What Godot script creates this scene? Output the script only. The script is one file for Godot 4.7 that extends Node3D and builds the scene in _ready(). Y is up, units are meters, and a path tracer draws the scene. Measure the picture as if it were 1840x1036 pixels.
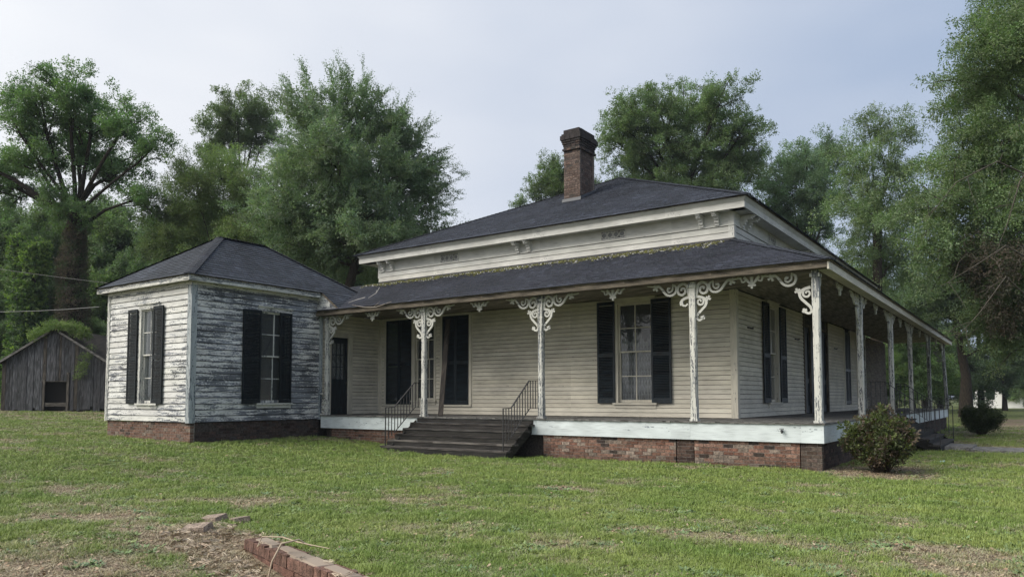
extends Node3D

# ---------------------------------------------------------------- mesh builder
class MB:
	var v := PackedVector3Array()
	var n := PackedVector3Array()
	var uv := PackedVector2Array()
	var c := PackedColorArray()
	var ix := PackedInt32Array()
	var col := Color.WHITE
	var g := 0                      # axis along which the grain (texture U) runs
	var off := Vector2.ZERO

	func uvof(p: Vector3, nr: Vector3) -> Vector2:
		var a := nr.abs()
		var k := 0
		if a.y > a.x and a.y >= a.z: k = 1
		elif a.z > a.x: k = 2
		var u := (k + 1) % 3
		var w := (k + 2) % 3
		if w == g:
			var t := u; u = w; w = t
		elif u != g and k == g:
			pass
		return Vector2(p[u], -p[w]) + off

	func tri(a: Vector3, b: Vector3, d: Vector3) -> void:
		var nr := (b - a).cross(d - a).normalized()
		var s := v.size()
		for p: Vector3 in [a, b, d]:
			v.append(p); n.append(nr); c.append(col); uv.append(uvof(p, nr))
		ix.append(s); ix.append(s + 2); ix.append(s + 1)

	func quad(a: Vector3, b: Vector3, d: Vector3, e: Vector3) -> void:
		var nr := (d - a).cross(e - b).normalized()
		var s := v.size()
		for p: Vector3 in [a, b, d, e]:
			v.append(p); n.append(nr); c.append(col); uv.append(uvof(p, nr))
		ix.append(s); ix.append(s + 2); ix.append(s + 1)
		ix.append(s); ix.append(s + 3); ix.append(s + 2)

	func quad_out(a: Vector3, b: Vector3, d: Vector3, e: Vector3, inside: Vector3) -> void:
		var nr := (d - a).cross(e - b)
		if nr.dot((a + b + d + e) * 0.25 - inside) < 0.0: quad(a, e, d, b)
		else: quad(a, b, d, e)

	# eight corners: 0-3 one face in order, 4-7 the opposite face in the same order
	func hexa(p: Array) -> void:
		var m := Vector3.ZERO
		for q: Vector3 in p: m += q / 8.0
		quad_out(p[0], p[1], p[2], p[3], m)
		quad_out(p[4], p[5], p[6], p[7], m)
		for k in 4:
			var j := (k + 1) % 4
			quad_out(p[k], p[j], p[j + 4], p[k + 4], m)

	func box(lo: Vector3, hi: Vector3) -> void:
		hexa([Vector3(lo.x, lo.y, lo.z), Vector3(hi.x, lo.y, lo.z), Vector3(hi.x, hi.y, lo.z), Vector3(lo.x, hi.y, lo.z),
			Vector3(lo.x, lo.y, hi.z), Vector3(hi.x, lo.y, hi.z), Vector3(hi.x, hi.y, hi.z), Vector3(lo.x, hi.y, hi.z)])

	func obox(t: Transform3D, size: Vector3) -> void:
		var p := []
		for z in [-0.5, 0.5]:
			for xy: Vector2 in [Vector2(-0.5, -0.5), Vector2(0.5, -0.5), Vector2(0.5, 0.5), Vector2(-0.5, 0.5)]:
				p.append(t * (Vector3(xy.x, xy.y, z) * size))
		hexa(p)

	func bar(a: Vector3, b: Vector3, w: float, h: float) -> void:
		var d := b - a
		var y := d.normalized()
		var x := y.cross(Vector3.UP if absf(y.y) < 0.95 else Vector3.RIGHT).normalized()
		obox(Transform3D(Basis(x, y, x.cross(y)), (a + b) * 0.5), Vector3(w, d.length(), h))

	func tube(pts: Array, radii: Array, sides := 6, rough := 0.0) -> void:
		var s := v.size()
		var up := Vector3(0.31, 0.2, 0.93)
		var run := 0.0
		for i in pts.size():
			var p: Vector3 = pts[i]
			var d: Vector3 = (pts[mini(i + 1, pts.size() - 1)] - pts[maxi(i - 1, 0)]).normalized()
			var x := d.cross(up).normalized()
			var y := d.cross(x)
			up = x.cross(d)
			if i > 0: run += p.distance_to(pts[i - 1])
			for k in sides + 1:
				var a := TAU * k / sides
				var o := x * cos(a) + y * sin(a)
				var rr: float = radii[i] * (1.0 + rough * sin(k % sides * 2.4 + i * 1.7))
				v.append(p + o * rr); n.append(o); c.append(col)
				uv.append(Vector2(run, float(k) / sides * maxf(0.3, radii[0] * 5.0)))
		for i in pts.size() - 1:
			for k in sides:
				var a := s + i * (sides + 1) + k
				var b := a + sides + 1
				for q in [a, b, a + 1, a + 1, b, b + 1]: ix.append(q)

	# a flat strip cut from a board: outline along a smoothed path, extruded by th along normal axis w
	func ribbon(path: Array, wid: Array, th: float, o: Vector3, eu: Vector3, ev: Vector3) -> void:
		var pts := []
		var ws := []
		var m := path.size()
		for i in m - 1:
			for k in 4:
				var t := k / 4.0
				var a: Vector2 = path[maxi(i - 1, 0)]; var b: Vector2 = path[i]; var d: Vector2 = path[i + 1]; var e: Vector2 = path[mini(i + 2, m - 1)]
				pts.append(b.cubic_interpolate(d, a, e, t)); ws.append(lerpf(wid[0], wid[1], (i + t) / (m - 1)))
		pts.append(path[m - 1]); ws.append(wid[1])
		var ew := eu.cross(ev).normalized() * th * 0.5
		var L := []; var R := []
		for i in pts.size():
			var d: Vector2 = (pts[mini(i + 1, pts.size() - 1)] - pts[maxi(i - 1, 0)]).normalized()
			var s: Vector2 = Vector2(-d.y, d.x) * ws[i] * 0.5
			var l: Vector2 = pts[i] + s; var r: Vector2 = pts[i] - s
			L.append(o + eu * l.x + ev * l.y); R.append(o + eu * r.x + ev * r.y)
		for i in pts.size() - 1:
			hexa([L[i] - ew, R[i] - ew, R[i + 1] - ew, L[i + 1] - ew, L[i] + ew, R[i] + ew, R[i + 1] + ew, L[i + 1] + ew])

	func mesh() -> ArrayMesh:
		var a := []
		a.resize(Mesh.ARRAY_MAX)
		a[Mesh.ARRAY_VERTEX] = v; a[Mesh.ARRAY_NORMAL] = n; a[Mesh.ARRAY_TEX_UV] = uv; a[Mesh.ARRAY_COLOR] = c; a[Mesh.ARRAY_INDEX] = ix
		var m := ArrayMesh.new()
		m.add_surface_from_arrays(Mesh.PRIMITIVE_TRIANGLES, a)
		return m

var rng := RandomNumberGenerator.new()
var M := {}

func R(a: float, b: float) -> float: return rng.randf_range(a, b)
func V(x: float, y: float, z: float, w: float) -> Vector4: return Vector4(x, y, z, w)
func grey(k: float, s := 0.0) -> Color: return Color(k, k, k * (1.0 + s))

# ---------------------------------------------------------------- scene tree helpers
func obj(called: String, m, mat: Material, parent: Node = self, kind := "") -> MeshInstance3D:
	var o := MeshInstance3D.new()
	o.name = called
	o.mesh = m.mesh() if m is MB else m
	o.material_override = mat
	if kind: o.set_meta("kind", kind)
	parent.add_child(o, true)
	return o

func many(called: String, m: Mesh, mat: Material, at: Array, cols: Array, parent: Node = self, kind := "stuff") -> MultiMeshInstance3D:
	var mm := MultiMesh.new()
	mm.transform_format = MultiMesh.TRANSFORM_3D
	mm.use_colors = true
	mm.mesh = m
	mm.instance_count = at.size()
	for i in at.size():
		mm.set_instance_transform(i, at[i])
		mm.set_instance_color(i, cols[i])
	var o := MultiMeshInstance3D.new()
	o.name = called
	o.multimesh = mm
	o.material_override = mat
	if kind: o.set_meta("kind", kind)
	parent.add_child(o, true)
	return o

func tag(o: Node, label: String, category: String, group := "") -> Node:
	o.set_meta("label", label); o.set_meta("category", category)
	if group: o.set_meta("group", group)
	return o

func thing(called: String, label: String, category: String, at := Vector3.ZERO, turn := 0.0, group := "") -> Node3D:
	var o := Node3D.new()
	o.name = called
	add_child(o, true)
	o.position = at; o.rotation.y = turn
	tag(o, label, category, group)
	return o

# ---------------------------------------------------------------- noise, textures, materials
func noise(s: int, f: float, oct := 3) -> FastNoiseLite:
	var q := FastNoiseLite.new()
	q.seed = s; q.frequency = f; q.noise_type = FastNoiseLite.TYPE_SIMPLEX_SMOOTH
	q.fractal_type = FastNoiseLite.FRACTAL_FBM if oct > 1 else FastNoiseLite.FRACTAL_NONE
	q.fractal_octaves = oct
	return q

func picture(w: int, h: int, f: Callable) -> ImageTexture:
	var d := PackedByteArray()
	d.resize(w * h * 3)
	var i := 0
	for y in h:
		for x in w:
			var q: Vector3 = f.call((x + 0.5) / w, (y + 0.5) / h)
			d[i] = clampi(int(q.x * 255.0), 0, 255); d[i + 1] = clampi(int(q.y * 255.0), 0, 255); d[i + 2] = clampi(int(q.z * 255.0), 0, 255)
			i += 3
	return ImageTexture.create_from_image(Image.create_from_data(w, h, false, Image.FORMAT_RGB8, d))

func mat(tex: Texture2D, span: Vector2, rough := 0.8, tint := Color.WHITE, vert := true, spec := 0.4) -> StandardMaterial3D:
	var m := StandardMaterial3D.new()
	m.albedo_color = tint
	if tex:
		m.albedo_texture = tex
		m.uv1_scale = Vector3(1.0 / span.x, 1.0 / span.y, 1)
	m.roughness = rough
	m.metallic_specular = spec
	m.vertex_color_use_as_albedo = vert
	return m

func lin(r: float, g: float, b: float) -> Color: return Color(r, g, b).linear_to_srgb()

func make_materials() -> void:
	# old paint over weathered boards; span of the picture in metres, share of bare wood, board height
	var peel := func(sd: int, bare: float, span: Vector2, exposure: float, side: float, px: Vector2i) -> ImageTexture:
		var big := noise(sd, 1.0, 3); var streak := noise(sd + 1, 1.0, 3); var grain := noise(sd + 2, 1.0, 3); var fine := noise(sd + 3, 1.0, 2)
		return picture(px.x, px.y, func(u: float, w: float) -> Vector3:
			var x := u * span.x; var y := w * span.y
			var course := floorf(y / exposure); var f := y / exposure - course
			var lot := bare + side * (1.0 - 2.0 * absf(u - 0.42)) + 0.36 * big.get_noise_2d(x * 0.5, y * 0.8) + 0.52 * streak.get_noise_3d(x * 1.9, y * 17.0, course * 3.7) + 0.34 * fine.get_noise_2d(x * 11.0, y * 48.0) + 0.22 * (f * f - 0.3) + 0.2 * streak.get_noise_1d(course * 13.0)
			var gr := 0.5 + 0.5 * grain.get_noise_2d(x * 2.0, y * 90.0)
			var wood := Vector3(0.47, 0.485, 0.51) * (0.5 + 0.8 * gr) * (1.0 + 0.35 * big.get_noise_2d(x + 40.0, y))
			var dirt := 1.0 - 0.09 * (0.5 + big.get_noise_2d(x * 0.9 + 9.0, y * 1.3)) - 0.12 * maxf(0.0, fine.get_noise_2d(x * 2.5, y * 30.0)) - 0.05 * (0.5 + streak.get_noise_1d(course * 23.0 + 5.0))
			var paint := Vector3(0.87, 0.87, 0.855) * dirt
			return paint.lerp(wood, smoothstep(0.0, 0.09, lot)))
	M.siding_bare = mat(peel.call(11, 0.05, Vector2(4.6, 4.64), 0.16, 0.16, Vector2i(1024, 1024)), Vector2(4.6, 4.64), 0.75)
	M.siding_peel = mat(peel.call(31, -0.12, Vector2(4.6, 4.64), 0.16, 0.0, Vector2i(1024, 1024)), Vector2(4.6, 4.64), 0.7)
	M.siding = mat(peel.call(51, -0.60, Vector2(7.0, 3.45), 0.115, 0.0, Vector2i(1024, 512)), Vector2(7.0, 3.45), 0.7, lin(0.99, 0.93, 0.82))
	M.post = mat(peel.call(71, -0.08, Vector2(3.2, 0.8), 0.4, 0.0, Vector2i(1024, 256)), Vector2(3.2, 0.8), 0.7, lin(0.93, 0.92, 0.88))
	M.scroll = mat(peel.call(171, -0.24, Vector2(2.0, 1.0), 0.5, 0.0, Vector2i(512, 256)), Vector2(2.0, 1.0), 0.7, lin(0.86, 0.855, 0.82))
	M.trim = mat(peel.call(91, -0.46, Vector2(4.0, 1.0), 0.5, 0.0, Vector2i(1024, 256)), Vector2(4.0, 1.0), 0.65, lin(0.97, 0.96, 0.93))
	M.cream_trim = mat(M.trim.albedo_texture, Vector2(4.0, 1.0), 0.6, lin(0.92, 0.86, 0.75))
	M.skirt = mat(peel.call(131, -0.50, Vector2(4.0, 1.0), 0.5, 0.0, Vector2i(512, 128)), Vector2(4.0, 1.0), 0.5, lin(0.92, 1.0, 1.05))
	var wg := noise(201, 1.0, 3); var wb := noise(202, 1.0, 2)
	var woodtex := picture(512, 256, func(u: float, w: float) -> Vector3:
		var x := u * 2.0; var y := w * 0.5
		var k := 0.5 + 0.32 * wg.get_noise_2d(x * 2.0, y * 70.0) + 0.2 * wb.get_noise_2d(x * 1.2, y * 6.0) + 0.12 * wg.get_noise_2d(x * 20.0, y * 160.0)
		return Vector3(k, k, k) * 1.25)
	M.barn_wood = mat(woodtex, Vector2(2.0, 0.5), 0.85)
	M.step_wood = mat(woodtex, Vector2(2.0, 0.5), 0.75)
	M.floor_wood = mat(woodtex, Vector2(2.0, 0.5), 0.7, lin(0.34, 0.33, 0.31))
	M.ceiling = mat(woodtex, Vector2(2.0, 0.5), 0.7, lin(0.55, 0.48, 0.37))
	M.brown_board = mat(woodtex, Vector2(2.0, 0.5), 0.8, lin(0.30, 0.25, 0.19))
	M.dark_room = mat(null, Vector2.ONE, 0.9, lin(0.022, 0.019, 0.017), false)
	M.shaded_vent_back = mat(null, Vector2.ONE, 0.9, lin(0.22, 0.22, 0.22), false)  # flat grey paints in the frieze colour as it looks in shadow
	M.shutter = mat(woodtex, Vector2(2.0, 0.5), 0.45, lin(0.028, 0.047, 0.064))
	M.old_shutter = mat(woodtex, Vector2(2.0, 0.5), 0.75, lin(0.016, 0.027, 0.034))
	M.iron = mat(null, Vector2.ONE, 0.5, lin(0.02, 0.02, 0.022), false, 0.5)
	var bn := noise(301, 1.0, 4)
	var bricktex := picture(256, 256, func(u: float, w: float) -> Vector3:
		var k := 0.72 + 0.38 * bn.get_noise_2d(u * 30.0, w * 30.0) + 0.25 * bn.get_noise_2d(u * 5.0 + 7.0, w * 5.0)
		return Vector3(k, k, k))
	M.brick = mat(bricktex, Vector2(0.5, 0.5), 0.9)
	M.mortar = mat(bricktex, Vector2(0.4, 0.4), 0.95, lin(0.46, 0.41, 0.36))
	M.dark_mortar = mat(bricktex, Vector2(0.4, 0.4), 0.95, lin(0.12, 0.10, 0.09))
	M.concrete = mat(bricktex, Vector2(1.5, 1.5), 0.9, lin(0.36, 0.35, 0.33))
	M.shingle = mat(bricktex, Vector2(0.25, 0.25), 0.85)
	M.moss = mat(null, Vector2.ONE, 0.95)
	var kn := noise(401, 1.0, 4)
	var bark := picture(256, 256, func(u: float, w: float) -> Vector3:
		var k := 0.55 + 0.5 * kn.get_noise_2d(u * 4.0, w * 26.0) + 0.25 * kn.get_noise_2d(u * 30.0, w * 40.0)
		return Vector3(k, k * 0.96, k * 0.9))
	M.bark = mat(bark, Vector2(1.6, 0.9), 0.9, lin(0.10, 0.085, 0.07))
	M.pale_bark = mat(bark, Vector2(1.6, 0.9), 0.9, lin(0.26, 0.25, 0.23))
	var leaf := func(back: float) -> StandardMaterial3D:
		var m := mat(null, Vector2.ONE, 0.5, Color.WHITE, true, 0.45)
		m.backlight_enabled = back > 0.0
		m.backlight = Color(back * 0.9, back, back * 0.7)
		return m
	M.leaf = leaf.call(0.95)
	M.blade = leaf.call(0.45)
	M.litter = leaf.call(0.0)
	var gn := noise(501, 1.0, 4)
	var soil := picture(512, 512, func(u: float, w: float) -> Vector3:
		var k := 0.72 + 0.4 * gn.get_noise_2d(u * 60.0, w * 60.0) + 0.22 * gn.get_noise_2d(u * 9.0, w * 9.0 + 4.0)
		return Vector3(k, k, k))
	M.ground = mat(soil, Vector2(1.3, 1.3), 0.95, Color.WHITE, true, 0.2)
	var pane := StandardMaterial3D.new()
	pane.transparency = BaseMaterial3D.TRANSPARENCY_ALPHA
	pane.albedo_color = Color(0.75, 0.8, 0.82, 0.08); pane.roughness = 0.04; pane.metallic_specular = 0.5
	M.pane = pane
	var lace := mat(woodtex, Vector2(0.6, 0.25), 0.9, lin(0.5, 0.51, 0.53))
	lace.backlight_enabled = true; lace.backlight = Color(0.5, 0.5, 0.5)
	M.lace = lace

# ---------------------------------------------------------------- the lie of the land
var gb := noise(601, 0.11, 3)
var gp := noise(602, 0.16, 4)
var gq := noise(603, 0.7, 3)
const EDGE_A := Vector2(-2.97, 10.78)
const EDGE_D := Vector2(0.960, 0.280)

func land(x: float, z: float) -> float:
	var y := -0.92 + 0.3 * smoothstep(-8.0, -16.0, x) + 0.0195 * clampf(-x - 16.0, 0.0, 26.0)
	y += 0.035 * gb.get_noise_2d(x, z) * smoothstep(1.0, 4.0, absf(z - 8.0) if z > 0.0 else 8.0)
	var p := Vector2(x, z) - EDGE_A
	var along := p.dot(EDGE_D); var out := p.dot(Vector2(-EDGE_D.y, EDGE_D.x))
	if along > -1.2 and out > -0.16 and out < 2.6:
		y -= 0.24 * smoothstep(-0.15, -0.05, out) * (1.0 - smoothstep(0.5, 2.6, out)) * (0.35 * smoothstep(-1.2, 0.0, along) + 0.65 * smoothstep(-0.1, 2.0, along))
	return y

# 0 lush, 1 bare and brown
func dry(x: float, z: float) -> float:
	var k := 0.26 + 0.62 * gp.get_noise_2d(x * 1.6, z * 2.4) + 0.45 * gq.get_noise_2d(x, z * 1.5)
	k += 0.16 * smoothstep(6.5, 11.5, z) + 0.2 * smoothstep(-9.0, -22.0, x) - 0.12 * smoothstep(6.0, 1.5, absf(z - 3.5))
	var p := Vector2(x, z) - EDGE_A
	var along := p.dot(EDGE_D); var out := p.dot(Vector2(-EDGE_D.y, EDGE_D.x))
	if along > -1.3 and along < 4.0:
		k += 0.8 * smoothstep(0.5, 0.12, absf(out - 0.2)) * smoothstep(-1.1, -0.5, along)
	k += 0.9 * smoothstep(1.5, 0.7, Vector2(x - 1.0, (z + 0.2) * 0.9).length())            # under the bush
	k += 0.55 * smoothstep(1.3, 0.2, Vector2((x + 2.6) * 0.75, (z - 5.3) * 2.2).length())
	k += 0.5 * smoothstep(1.0, 0.2, Vector2((x - 3.0) * 0.8, (z - 7.3) * 2.0).length())
	k += 0.12 * smoothstep(-20.0, -32.0, x)
	if x > 0.3 and z < -9.0 and z > -45.0: k += 0.25 + 0.3 * smoothstep(-22.0, -30.0, z)
	if z < -48.0 and x > -12.0: k -= 0.9
	return clampf(k, 0.0, 1.0)

func tuft_color(x: float, z: float) -> Color:
	var k := dry(x, z)
	var a := Color(0.18, 0.27, 0.06).lerp(Color(0.285, 0.35, 0.10), clampf(0.5 + 0.8 * gq.get_noise_2d(x * 0.6 + 30.0, z), 0.0, 1.0))
	return a.lerp(Color(0.37, 0.31, 0.20), smoothstep(0.35, 0.95, k))

func soil_color(x: float, z: float) -> Color:
	var k := dry(x, z)
	return Color(0.19, 0.225, 0.085).lerp(Color(0.32, 0.25, 0.18), smoothstep(0.3, 0.85, k))
# ---------------------------------------------------------------- the house, piece by piece
# a wall lies along x (normal +-z) or along z (normal +-x) at w; a runs along it, out is measured off it
func wp(axis: String, w: float, s: float, a: float, y: float, out: float) -> Vector3:
	return Vector3(a, y, w + out * s) if axis == "x" else Vector3(w + out * s, y, a)

func wbox(b: MB, axis: String, w: float, s: float, a0: float, a1: float, y0: float, y1: float, o0: float, o1: float) -> void:
	var p := []
	for o in [o0, o1]:
		for q in [[a0, y0], [a1, y0], [a1, y1], [a0, y1]]: p.append(wp(axis, w, s, q[0], q[1], o))
	b.hexa(p)

func siding(parent: Node, material: Material, axis: String, w: float, s: float, a0: float, a1: float, y0: float, y1: float, ex: float, holes: Array, singly := true, worn := 0.0, length := 3.6) -> void:
	var y := y0
	var joined := MB.new()
	joined.g = 0 if axis == "x" else 2
	joined.off = Vector2(0, y0)
	while y < y1 - 0.02:
		var top := minf(y + ex, y1)
		var spans := [[a0, a1]]
		for h in holes:
			if (y + top) * 0.5 < h[2] or (y + top) * 0.5 > h[3]: continue
			var next := []
			for q in spans:
				if h[1] <= q[0] or h[0] >= q[1]: next.append(q); continue
				if h[0] > q[0] + 0.03: next.append([q[0], h[0]])
				if h[1] < q[1] - 0.03: next.append([h[1], q[1]])
			spans = next
		for q in spans:
			var a: float = q[0]
			while a < q[1] - 0.01:
				var b: float = q[1]
				if q[1] - a > length * 1.3: b = a + R(length * 0.7, length * 1.25)
				var m := joined
				if singly:
					m = MB.new(); m.g = joined.g; m.off = joined.off
				var t := R(0.90, 1.06) if worn > 0.0 else R(0.95, 1.03)
				m.col = Color(t, t * R(0.985, 1.0), t * R(0.96, 1.0))
				var sag0 := R(-0.004, 0.004) * worn; var sag1 := R(-0.004, 0.004) * worn
				var lip := 0.032 + R(0.0, 0.006) * worn
				var slot := 0.009 + R(0.0, 0.004) + 0.005 * worn
				var e := b - (0.0025 if b < q[1] - 0.01 else 0.0)
				m.hexa([wp(axis, w, s, a, y + slot + sag0, -0.015), wp(axis, w, s, e, y + slot + sag1, -0.015), wp(axis, w, s, e, top, -0.015), wp(axis, w, s, a, top, -0.015),
					wp(axis, w, s, a, y + slot + sag0, lip), wp(axis, w, s, e, y + slot + sag1, lip + R(0.0, 0.004) * worn), wp(axis, w, s, e, top, 0.016), wp(axis, w, s, a, top, 0.016)])
				if singly: obj("clapboard", m, material, parent)
				a = b
		y += ex
	if not singly: obj("clapboard", joined, material, parent, "stuff")

# a sash window: casing (the part), sash, panes, sill; centre ac
func window(parent: Node, called: String, axis: String, w: float, s: float, a0: float, a1: float, y0: float, y1: float, cols: int, trim: Material, curtain := false, cas := 0.10, head := 0.13) -> MeshInstance3D:
	var b := MB.new()
	b.g = 1
	wbox(b, axis, w, s, a0 - cas, a0, y0, y1, -0.03, 0.047)
	wbox(b, axis, w, s, a1, a1 + cas, y0, y1, -0.03, 0.047)
	b.g = 0 if axis == "x" else 2
	wbox(b, axis, w, s, a0 - cas - 0.01, a1 + cas + 0.01, y1, y1 + head, -0.03, 0.05)
	wbox(b, axis, w, s, a0 - cas - 0.03, a1 + cas + 0.03, y1 + head, y1 + head + 0.035, -0.03, 0.085)
	var win := obj(called, b, trim, parent)
	var sl := MB.new(); sl.g = b.g
	wbox(sl, axis, w, s, a0 - cas - 0.04, a1 + cas + 0.04, y0 - 0.05, y0 - 0.001, -0.10, 0.10)
	wbox(sl, axis, w, s, a0 - cas, a1 + cas, y0 - 0.14, y0 - 0.052, -0.01, 0.05)
	obj("sill", sl, trim, win)
	var jb := MB.new(); jb.g = 1
	wbox(jb, axis, w, s, a0 - 0.03, a0 - 0.001, y0, y1, -0.16, -0.031)
	wbox(jb, axis, w, s, a1 + 0.001, a1 + 0.03, y0, y1, -0.16, -0.031)
	wbox(jb, axis, w, s, a0 - 0.03, a1 + 0.03, y1 + 0.001, y1 + 0.03, -0.16, -0.031)
	obj("jamb", jb, trim, win)
	var mid := y0 + (y1 - y0) * 0.505
	for k in 2:
		var lo := y0 + 0.005 if k == 0 else mid
		var hi := mid + 0.04 if k == 0 else y1 - 0.002
		var dp := -0.055 if k == 0 else -0.015
		if k == 0: dp = -0.06
		var sa := MB.new(); sa.g = 1
		var st := 0.045
		wbox(sa, axis, w, s, a0 + 0.002, a0 + st, lo, hi, dp - 0.035, dp)
		wbox(sa, axis, w, s, a1 - st, a1 - 0.002, lo, hi, dp - 0.035, dp)
		wbox(sa, axis, w, s, a0 + st, a1 - st, lo, lo + (0.07 if k == 0 else 0.04), dp - 0.035, dp)
		wbox(sa, axis, w, s, a0 + st, a1 - st, hi - 0.04, hi, dp - 0.035, dp)
		var i0 := a0 + st; var i1 := a1 - st
		var j0 := lo + (0.07 if k == 0 else 0.04); var j1 := hi - 0.04
		for q in range(1, cols):
			var x := lerpf(i0, i1, float(q) / cols)
			wbox(sa, axis, w, s, x - 0.012, x + 0.012, j0, j1, dp - 0.03, dp - 0.004)
		var yy := (j0 + j1) * 0.5
		wbox(sa, axis, w, s, i0, i1, yy - 0.012, yy + 0.012, dp - 0.029, dp - 0.005)
		obj("sash", sa, trim, win)
		for q in cols:
			for r in 2:
				var pb := MB.new()
				var x0 := lerpf(i0, i1, float(q) / cols) ; var x1 := lerpf(i0, i1, float(q + 1) / cols)
				var y2 := lerpf(j0, j1, r / 2.0); var y3 := lerpf(j0, j1, (r + 1) / 2.0)
				var tl := R(-0.004, 0.004)
				pb.quad_out(wp(axis, w, s, x0 + 0.002, y2, dp - 0.02), wp(axis, w, s, x1 - 0.002, y2, dp - 0.02 + tl), wp(axis, w, s, x1 - 0.002, y3, dp - 0.02), wp(axis, w, s, x0 + 0.002, y3, dp - 0.02 - tl), wp(axis, w, s, x0, y2, -1.0))
				obj("pane", pb, M.pane, win)
	if curtain:
		for k in 2:
			var cb := MB.new(); cb.g = 1
			var c0 := lerpf(a0, a1, 0.01 + 0.5 * k); var c1 := lerpf(a0, a1, 0.49 + 0.5 * k)
			var last := 0.0
			var n := 26
			for q in n:
				var f0 := float(q) / n; var f1 := float(q + 1) / n
				var z0 := -0.2 + 0.03 * sin(f0 * 34.0 + k) ; var z1 := -0.2 + 0.03 * sin(f1 * 34.0 + k)
				var top := y0 + (y1 - y0) * (0.66 + 0.05 * sin(f0 * 9.0 + k))
				# drawn in below the top, swept back on the upper half
				var dip := 0.0
				cb.quad(wp(axis, w, s, lerpf(c0, c1, f0), y0 + 0.05, z0), wp(axis, w, s, lerpf(c0, c1, f1), y0 + 0.05, z1), wp(axis, w, s, lerpf(c0, c1, f1), top - dip, z1), wp(axis, w, s, lerpf(c0, c1, f0), top - dip, z0))
			obj("curtain", cb, M.lace, win)
	return win

func shutter(parent: Node, material: Material, axis: String, w: float, s: float, a0: float, a1: float, y0: float, y1: float, out := 0.052, tilt := 0.0, panelled := false) -> void:
	var b := MB.new(); b.g = 1
	var st := 0.05; var th := 0.034
	var o0 := out; var o1 := out + th
	wbox(b, axis, w, s, a0, a0 + st, y0, y1, o0, o1)
	wbox(b, axis, w, s, a1 - st, a1, y0, y1, o0, o1)
	var ym := y0 + (y1 - y0) * 0.47
	for r in [[y0, y0 + 0.12], [ym - 0.05, ym + 0.05], [y1 - 0.09, y1]]:
		wbox(b, axis, w, s, a0 + st, a1 - st, r[0], r[1], o0 + 0.001, o1 - 0.001)
	var sh := obj("shutter", b, material, parent)
	if tilt != 0.0:
		sh.position = wp(axis, w, s, a1, 0, out) ; sh.rotation.y = tilt
		sh.position = sh.position - sh.basis * wp(axis, w, s, a1, 0, out)
	var lv := MB.new(); lv.g = 0 if axis == "x" else 2
	for r in [[y0 + 0.12, ym - 0.05], [ym + 0.05, y1 - 0.09]]:
		if panelled:
			wbox(lv, axis, w, s, a0 + st, a1 - st, r[0], r[1], o0 + 0.004, o0 + 0.016)
			wbox(lv, axis, w, s, a0 + st + 0.03, a1 - st - 0.03, r[0] + 0.04, r[1] - 0.04, o0 + 0.0165, o0 + 0.024)
			continue
		var y: float = r[0] + 0.004
		while y < r[1] - 0.03:
			lv.col = grey(R(0.75, 1.35))
			var q0 := o0 + 0.004; var q1 := o1 - 0.003
			lv.hexa([wp(axis, w, s, a0 + st, y, q1), wp(axis, w, s, a1 - st, y, q1), wp(axis, w, s, a1 - st, y + 0.007, q1), wp(axis, w, s, a0 + st, y + 0.007, q1),
				wp(axis, w, s, a0 + st, y + 0.034, q0), wp(axis, w, s, a1 - st, y + 0.034, q0), wp(axis, w, s, a1 - st, y + 0.041, q0), wp(axis, w, s, a0 + st, y + 0.041, q0)])
			y += 0.042
	obj("louvers", lv, material, sh, "stuff")

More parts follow.
